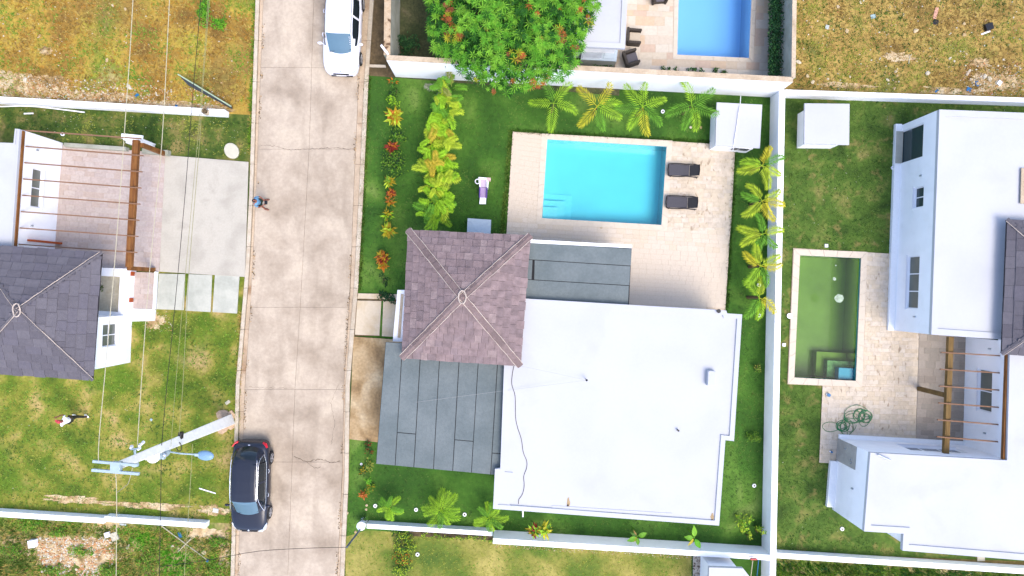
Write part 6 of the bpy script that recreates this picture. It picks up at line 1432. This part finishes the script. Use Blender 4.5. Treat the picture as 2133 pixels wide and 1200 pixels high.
# ------------------------------------------------------------ cars
def interp(tab, y):
    if y <= tab[0][0]: return tab[0][1:]
    for a, b in zip(tab[:-1], tab[1:]):
        if y <= b[0]:
            t = (y - a[0]) / (b[0] - a[0]); return tuple(a[i] + (b[i] - a[i]) * t for i in range(1, len(a)))
    return tab[-1][1:]
def car(name, label, px, py, rz, paint, dark):
    c = W(px, py, 0); z0 = .05
    t = thing(name, (0, 0, 0), label, 'car')
    st = [(-2.33, .60, .62), (-2.30, .72, .80), (-2.22, .83, .95), (-2.0, .90, 1.01), (-1.5, .935, 1.0), (-.5, .945, .98), (.4, .945, .965), (1.0, .94, .96), (1.3, .93, .955), (1.75, .905, .90), (2.05, .84, .83), (2.22, .74, .74), (2.31, .60, .60)]
    mb = MB(); prof = [(0, 0, 0), (.45, -.002, 0), (.78, -.03, 0), (.93, -.09, 0)]
    rows = []
    for y, hw, zt in st:
        r = [(hw * f, zt + dz) for f, dz, _ in prof] + [(hw, min(zt - .16, .78)), (hw * 1.0, min(.6, zt - .22)), (hw * .985, .36), (hw * .93, .24), (hw * .5, .2), (0, .2)]
        full = [(x, y, z) for x, z in r] + [(-x, y, z) for x, z in r[::-1][1:-1]]
        rows.append(full)
    n = len(rows[0]); vs = [v for r in rows for v in r]; fs = []
    for i in range(len(rows) - 1):
        for k in range(n): fs.append((i * n + k, (i + 1) * n + k, (i + 1) * n + (k + 1) % n, i * n + (k + 1) % n))
    fs += [tuple(range(n)), tuple(range((len(rows) - 1) * n, len(rows) * n))[::-1]]
    mb.add(vs, fs); body = mb.build('body', paint, t, smooth=True)
    bm = bmesh.new(); bm.from_mesh(body.data); bmesh.ops.recalc_face_normals(bm, faces=bm.faces); bm.to_mesh(body.data); bm.free()
    ss = body.modifiers.new('s', 'SUBSURF'); ss.levels = 2; ss.render_levels = 2; bake(body)
    WH = [(-1.42, 1), (-1.42, -1), (1.38, 1), (1.38, -1)]
    cut = MB()
    for y, s in WH:
        pts = [(s * .66, y, .35), (s * 1.2, y, .35)]; cut.tube(pts, .385, 24)
    cu = cut.build('cut', paint, t)
    bm = bmesh.new(); bm.from_mesh(cu.data); bmesh.ops.recalc_face_normals(bm, faces=bm.faces); bm.to_mesh(cu.data); bm.free()
    bo = body.modifiers.new('b', 'BOOLEAN'); bo.object = cu; bo.operation = 'DIFFERENCE'; bo.solver = 'EXACT'; bake(body)
    bpy.data.objects.remove(cu)
    body.data.polygons.foreach_set('use_smooth', [True] * len(body.data.polygons))
    body.data.materials.clear(); body.data.materials.append(paint)
    # greenhouse
    zc = [(-2.12, .99), (-1.95, 1.25), (-1.75, 1.46), (-1.5, 1.56), (-1.1, 1.61), (-.5, 1.635), (.1, 1.62), (.5, 1.56), (.62, 1.52), (1.35, .95)]
    wd = [(-2.12, .84), (-1.7, .93), (-1.0, 1.0), (.3, 1.0), (.8, .985), (1.35, .90)]
    sec = [(0, 0, 1.0), (.5, .36, .992), (.75, .56, .965), (.85, .65, .90), (1.0, .885, 0)]
    NU, NV = 60, 32; G = []
    for i in range(NU + 1):
        y = -2.12 + 3.47 * i / NU; z_, = interp(zc, y); s_, = interp(wd, y); row = []
        for j in range(NV + 1):
            v = -1 + 2 * j / NV; x, f = interp(sec, abs(v)); b = .93
            row.append(Vector((math.copysign(x, v) * s_, y - (.14 * (x / .65) ** 2 if y > .45 else 0) * min(1, (y - .45) / .3) * (1 if y < 1.34 else 1) + (.10 * (x / .65) ** 2 if y < -1.4 else 0), b + (z_ - b) * f)))
        G.append(row)
    cls = {}
    for i in range(NU):
        for j in range(NV):
            vm = abs(-1 + 2 * (j + .5) / NV); ym = -2.12 + 3.47 * (i + .5) / NU
            if ym > .56 and vm < .83: k = 'windscreen'
            elif ym < -1.62 and vm < .78: k = 'rear_window'
            elif .88 < vm < .985 and -1.75 + (vm - .88) * .0 < ym < .55 + (vm - .86) * 6.0 and not (-.42 < ym < -.34): k = 'side_window_l' if j < NV / 2 else 'side_window_r'
            else: k = 'roof'
            cls.setdefault(k, []).append((i, j))
    for k, cells in cls.items():
        m = MB(); idx = {}
        lift = .008 if k == 'roof' else 0
        for (i, j) in cells:
            f = []
            for (a, b) in ((i, j), (i, j + 1), (i + 1, j + 1), (i + 1, j)):
                if (a, b) not in idx: idx[(a, b)] = len(m.v); v = G[a][b]; m.v.append((v.x, v.y, v.z + lift * .5))
                f.append(idx[(a, b)])
            m.f.append(tuple(f)); m.m.append(0)
        m.build('side_window' if k.startswith('side') else k, paint if k == 'roof' else (M['car_windscreen'] if k == 'windscreen' else M['car_glass']), t, smooth=True)
    for y, s in WH:
        x = s * .84
        wz = MB().tube([(x - s * .11, y, .35), (x - s * .09, y, .35), (x + s * .09, y, .35), (x + s * .105, y, .35)], [.32, .345, .345, .31], 26).build('wheel', M['tyre'], t, smooth=False)
        rm = MB()
        rm.tube([(x + s * .09, y, .35), (x + s * .112, y, .35)], [.235, .225], 24)
        rm.build('rim_ring', M['black'], wz)
        sp = MB()
        for q in range(5):
            a = q * 1.2566 + .3; sp.box((x + s * .118, y + math.cos(a) * .115, .35 + math.sin(a) * .115), (.02, .22, .055), 0, 0, Matrix.Rotation(a, 3, 'X'))
        sp.tube([(x + s * .10, y, .35), (x + s * .13, y, .35)], .05, 12); sp.tube([(x + s * .105, y + .215 * math.cos(a), .35 + .215 * math.sin(a)) for a in [k * math.pi / 12 for k in range(25)]], .014, 5, cap=False)
        sp.build('rim', M['rim'], wz)
    for s in (1, -1):
        MB().add([(s * .46, 2.23, .70), (s * .70, 2.13, .735), (s * .855, 1.86, .80), (s * .885, 1.80, .72), (s * .80, 2.12, .60), (s * .60, 2.27, .60)], [(0, 1, 4, 5), (1, 2, 3, 4)]).build('headlight', M['lamp_clear'], t).modifiers.new('s', 'SOLIDIFY').thickness = .05
        MB().add([(s * .62, -2.26, .85), (s * .76, -2.20, .90), (s * .87, -2.05, .90), (s * .90, -2.05, .82), (s * .80, -2.25, .76), (s * .63, -2.31, .75)], [(0, 1, 4, 5), (1, 2, 3, 4)]).build('tail_light', M['lamp_red'], t).modifiers.new('s', 'SOLIDIFY').thickness = .05
        mr = MB().ball((s * 1.03, .86, 1.0), (.13, .07, .08), 12, 8).tube([(s * .88, .88, .94), (s * .98, .87, .98)], .025, 6).build('wing_mirror', paint, t, smooth=True)
        for y in (-.85, .35): MB().tube([(s * .945, y - .1, .80), (s * .985, y, .80), (s * .945, y + .1, .80)], .018, 6).build('door_handle', M['chrome'] if dark else paint, t)
        MB().tube(smooth([(s * .62, -1.55, 1.53), (s * .645, -1.45, 1.60), (s * .665, -.5, 1.655), (s * .65, .35, 1.61), (s * .635, .5, 1.55)]), .013 if dark else .01, 6).build('roof_rail', M['chrome'] if dark else M['black'], t)
        if dark: MB().tube(smooth([(s * .80, -1.75, 1.08), (s * .70, -1.45, 1.47), (s * .685, -.5, 1.545), (s * .685, .35, 1.50), (s * .83, 1.02, 1.08), (s * .89, .95, .975), (s * .905, 0, .985), (s * .90, -1.2, .99), (s * .80, -1.75, 1.08)]), .009, 5).build('window_trim', M['chrome'], t)
    MB().box((0, 2.285, .62), (.8, .06, .10)).build('grille', M['black'], t, bevel=.02)
    MB().box((0, 2.30, .40), (1.1, .06, .12)).build('air_intake', M['black'], t, bevel=.02)
    MB().tube([(.55, 1.28, .975), (.05, 1.20, 1.03)], .012, 5).build('wiper', M['black'], t); MB().tube([(-.1, 1.29, .975), (-.6, 1.12, 1.03)], .012, 5).build('wiper', M['black'], t)
    MB().box((0, 2.33, .52), (.5, .02, .11)).build('number_plate', M['plastic_white'], t)
    MB().disc((0, 2.2, .775), .045, .01, 12).build('badge', M['chrome'], t)
    if dark: MB().box((0, -2.19, .99), (.10, .04, .03)).build('badge', M['chrome'], t)
    else:
        dc = MB()
        for k in range(5): dc.box((-.56 + .0 * k, .96 - .07 * k, 1.253 + .055 * k), (.05, .045, .006), 0, 0, Matrix.Rotation(R(38), 3, 'X'))
        dc.build('windscreen_decal', M['plastic_white'], t)
    ft = thing; t.location = (c.x, c.y, z0); t.rotation_euler = (0, 0, rz); ORG[t.name] = Vector((c.x, c.y, z0))
    return t
car('parked_car', 'white car parked against the right kerb, cut by the top edge', 721, 72, R(180 - 2.3), M['paint_white'], False)
car('parked_car', 'black car with chrome roof rails parked on the left kerb at the bottom', 533, 1005, R(180 - 1.5), M['paint_black'], True)

# ------------------------------------------------------------ people
def skinmesh(name, chains, mat, parent, sub=1):
    """chains: list of [(x,y,z,r), ...]; equal points are shared so that limbs join into one body"""
    vs = []; es = []; rs = []; key = {}
    for ch in chains:
        prev = None
        for (x, y, z, r) in ch:
            k = (round(x, 3), round(y, 3), round(z, 3))
            if k not in key: key[k] = len(vs); vs.append((x, y, z)); rs.append(r)
            i = key[k]
            if prev is not None and prev != i: es.append((prev, i))
            prev = i
    me = bpy.data.meshes.new(name); me.from_pydata(vs, es, []); o = bpy.data.objects.new(name, me); COL.objects.link(o)
    sk = o.modifiers.new('skin', 'SKIN'); sv = me.skin_vertices[0].data
    for i, r in enumerate(rs): sv[i].radius = (r, r) if not isinstance(r, tuple) else r
    sv[0].use_root = True
    sb = o.modifiers.new('s', 'SUBSURF'); sb.levels = sub; sb.render_levels = sub
    bake(o); o.data.materials.clear(); o.data.materials.append(mat)
    o.data.polygons.foreach_set('use_smooth', [True] * len(o.data.polygons)); o.parent = parent; ORG[o.name] = ORG[parent.name]
    return o
def person(label, px, py, face, J, m):
    """J: joints in local metres (x ahead, y to the left); m: materials"""
    c = W(px, py); t = thing('person', (0, 0, 0), label, 'person')
    pel = (0, 0, .96, .13)
    ch = [[pel, (0, 0, 1.12, .125), (.01, 0, 1.28, .14), (.02, 0, 1.42, .11), (.03, 0, 1.50, .055), (.045, 0, 1.57, .06)]]
    for s, k in ((1, 'l'), (-1, 'r')):
        kn, an, toe = J['knee_' + k], J['ankle_' + k], J['toe_' + k]
        hp = (0, s * .095, .92, .095)
        ch.append([pel, hp, (*[(hp[i] + kn[i]) / 2 for i in range(3)], .078), (*kn, .056), (*[(an[i] * .45 + kn[i] * .55) for i in range(3)], .054), (*an, .038), (*[(an[i] + toe[i]) / 2 for i in range(3)], .042), (*toe, .032)])
        sh, el, wr = (.02, s * .175, 1.41), J['elbow_' + k], J['wrist_' + k]
        ch.append([(.02, 0, 1.42, .11), (*sh, .062), (*[(sh[i] + el[i]) / 2 for i in range(3)], .046), (*el, .038), (*[(wr[i] + el[i]) / 2 for i in range(3)], .034), (*wr, .025)])
        W3, E3 = Vector(wr), Vector(el); d_ = (W3 - E3).normalized(); sdv = d_.cross(Vector((0, 0, 1))).normalized() if abs(d_.z) < .95 else Vector((1, 0, 0)); dn = sdv.cross(d_).normalized() * -1
        palm_ = W3 + d_ * .055
        ch.append([(*wr, .025), (*palm_, .03)])
        for f in range(4):
            o_ = sdv * (.03 - .02 * f); l = (.066, .076, .07, .055)[f]
            b = palm_ + d_ * .035 + o_; ch.append([(*palm_, .03), (*b, .010), (*(b + d_ * l * .5 + dn * .012), .009), (*(b + d_ * l * .8 + dn * .035), .008)])
        b = palm_ + sdv * .042 * (1); ch.append([(*palm_, .03), (*b, .011), (*(b + d_ * .035 + dn * .02 + sdv * .012), .009)])
    body = skinmesh('body', ch, m['skin'], t, 1)
    hx = .06
    hd = MB().ball((hx, 0, 1.66), (.095, .077, .118), 18, 12)
    hd.ball((hx + .098, 0, 1.645), (.02, .014, .022), 8, 5); hd.ball((hx + .0, .079, 1.65), (.02, .012, .03), 8, 5); hd.ball((hx + .0, -.079, 1.65), (.02, .012, .03), 8, 5)
    hd.build('head', m['skin'], t, smooth=True)
    ey = MB()
    for s in (1, -1): ey.ball((hx + .083, s * .032, 1.665), .011, 8, 5)
    ey.build('eyes', M['black'], t); MB().box((hx + .09, 0, 1.60), (.012, .045, .008)).build('mouth', pmat('lips', C(150, 80, 76)), t)
    if m.get('cap'):
        cp = MB().ball((hx - .005, 0, 1.70), (.106, .09, .092), 18, 10); cp.prism([(hx + .06, -.07), (hx + .15, -.055), (hx + .18, 0), (hx + .15, .055), (hx + .06, .07)], 1.715, 1.73); cp.build('cap', m['cap'], t, smooth=False)
    else:
        MB().ball((hx - .018, 0, 1.688), (.10, .085, .10), 18, 12).build('hair', m['hair'], t, smooth=True)
        MB().ball((hx + .0, 0, 1.765), (.05, .042, .026), 12, 6).build('bald_crown', m['skin'], t, smooth=True)
    sc = [[(0, 0, .93, .155), (0, 0, 1.12, .155), (.01, 0, 1.28, .17), (.02, 0, 1.42, .135), (.03, 0, 1.475, .075)]]
    for s, k in ((1, 'l'), (-1, 'r')):
        sh, el = (.02, s * .18, 1.41), J['elbow_' + k]; sc.append([(.02, 0, 1.42, .135), (*sh, .085), (*[sh[i] * .35 + el[i] * .65 for i in range(3)], .068)])
    skinmesh('shirt', sc, m['shirt'], t, 1)
    tc = []
    for s, k in ((1, 'l'), (-1, 'r')):
        kn, an = J['knee_' + k], J['ankle_' + k]; hp = (0, s * .095, .92)
        c1 = [(0, 0, .98, .15), (*hp, .118), (*[(hp[i] + kn[i]) / 2 for i in range(3)], .10)]
        c1 += [(*kn, .076), (*[(an[i] * .9 + kn[i] * .1) for i in range(3)], .058)] if m['long'] else [(*[kn[i] * .85 + hp[i] * .15 for i in range(3)], .088)]
        tc.append(c1)
    skinmesh('trousers' if m['long'] else 'shorts', tc, m['legs'], t, 1)
    for k in 'lr':
        a, b = Vector(J['ankle_' + k]), Vector(J['toe_' + k]); d_ = (b - a); d_.z = 0; d_.normalize()
        ctr = (a + b) / 2; ang = math.atan2(d_.y, d_.x)
        bl = MB().ball((0, 0, 0), (.15, .055, .05), 14, 8); Mz = Matrix.Rotation(ang, 3, 'Z'); bl.v = [tuple(Vector((ctr.x, ctr.y, max(.05, min(a.z, b.z)))) + Mz @ Vector(v)) for v in bl.v]
        bl.build('shoe', m['shoe'], t, smooth=True)
    t.location = (c.x, c.y, .045); t.rotation_euler = (0, 0, R(face)); ORG[t.name] = Vector((c.x, c.y, .045)); return t
person('person in a light blue shirt and dark shorts at the left kerb holding a controller', 554, 427, -3,
       dict(knee_l=(.03, .17, .50), ankle_l=(.0, .25, .08), toe_l=(.15, .27, .04), knee_r=(.03, -.15, .50), ankle_r=(.0, -.22, .08), toe_r=(.15, -.25, .04),
            elbow_l=(.10, .28, 1.14), wrist_l=(.33, .12, 1.12), elbow_r=(.10, -.28, 1.14), wrist_r=(.33, -.12, 1.12)),
       dict(skin=M['skin'], hair=M['hair'], shirt=M['shirt_blue'], legs=M['shorts'], long=False, shoe=M['skin_dark']))
q = W(554, 427); ctl = MB().box((q.x + .43, q.y - .02, 1.18), (.14, .2, .05), R(-3)).tube([(q.x + .48, q.y + .06, 1.2), (q.x + .56, q.y + .06, 1.27)], .008, 5).build('controller', M['black'], org=(q.x + .43, q.y, 1.15), bevel=.01); setp(ctl, 'small black controller held by the person in the blue shirt', 'controller')
person('person in a white shirt and red cap striding across the western lawn', 171, 866, 152,
       dict(knee_l=(.18, .10, .52), ankle_l=(.22, .12, .08), toe_l=(.36, .14, .05), knee_r=(-.08, -.11, .50), ankle_r=(-.33, -.13, .12), toe_r=(-.20, -.15, .05),
            elbow_l=(.02, .36, 1.18), wrist_l=(.22, .30, 1.02), elbow_r=(.22, -.24, 1.32), wrist_r=(.30, -.12, 1.54)),
       dict(skin=M['skin_dark'], hair=M['hair'], shirt=M['shirt_white'], legs=M['trousers'], long=True, shoe=M['shoe'], cap=M['cap_red']))
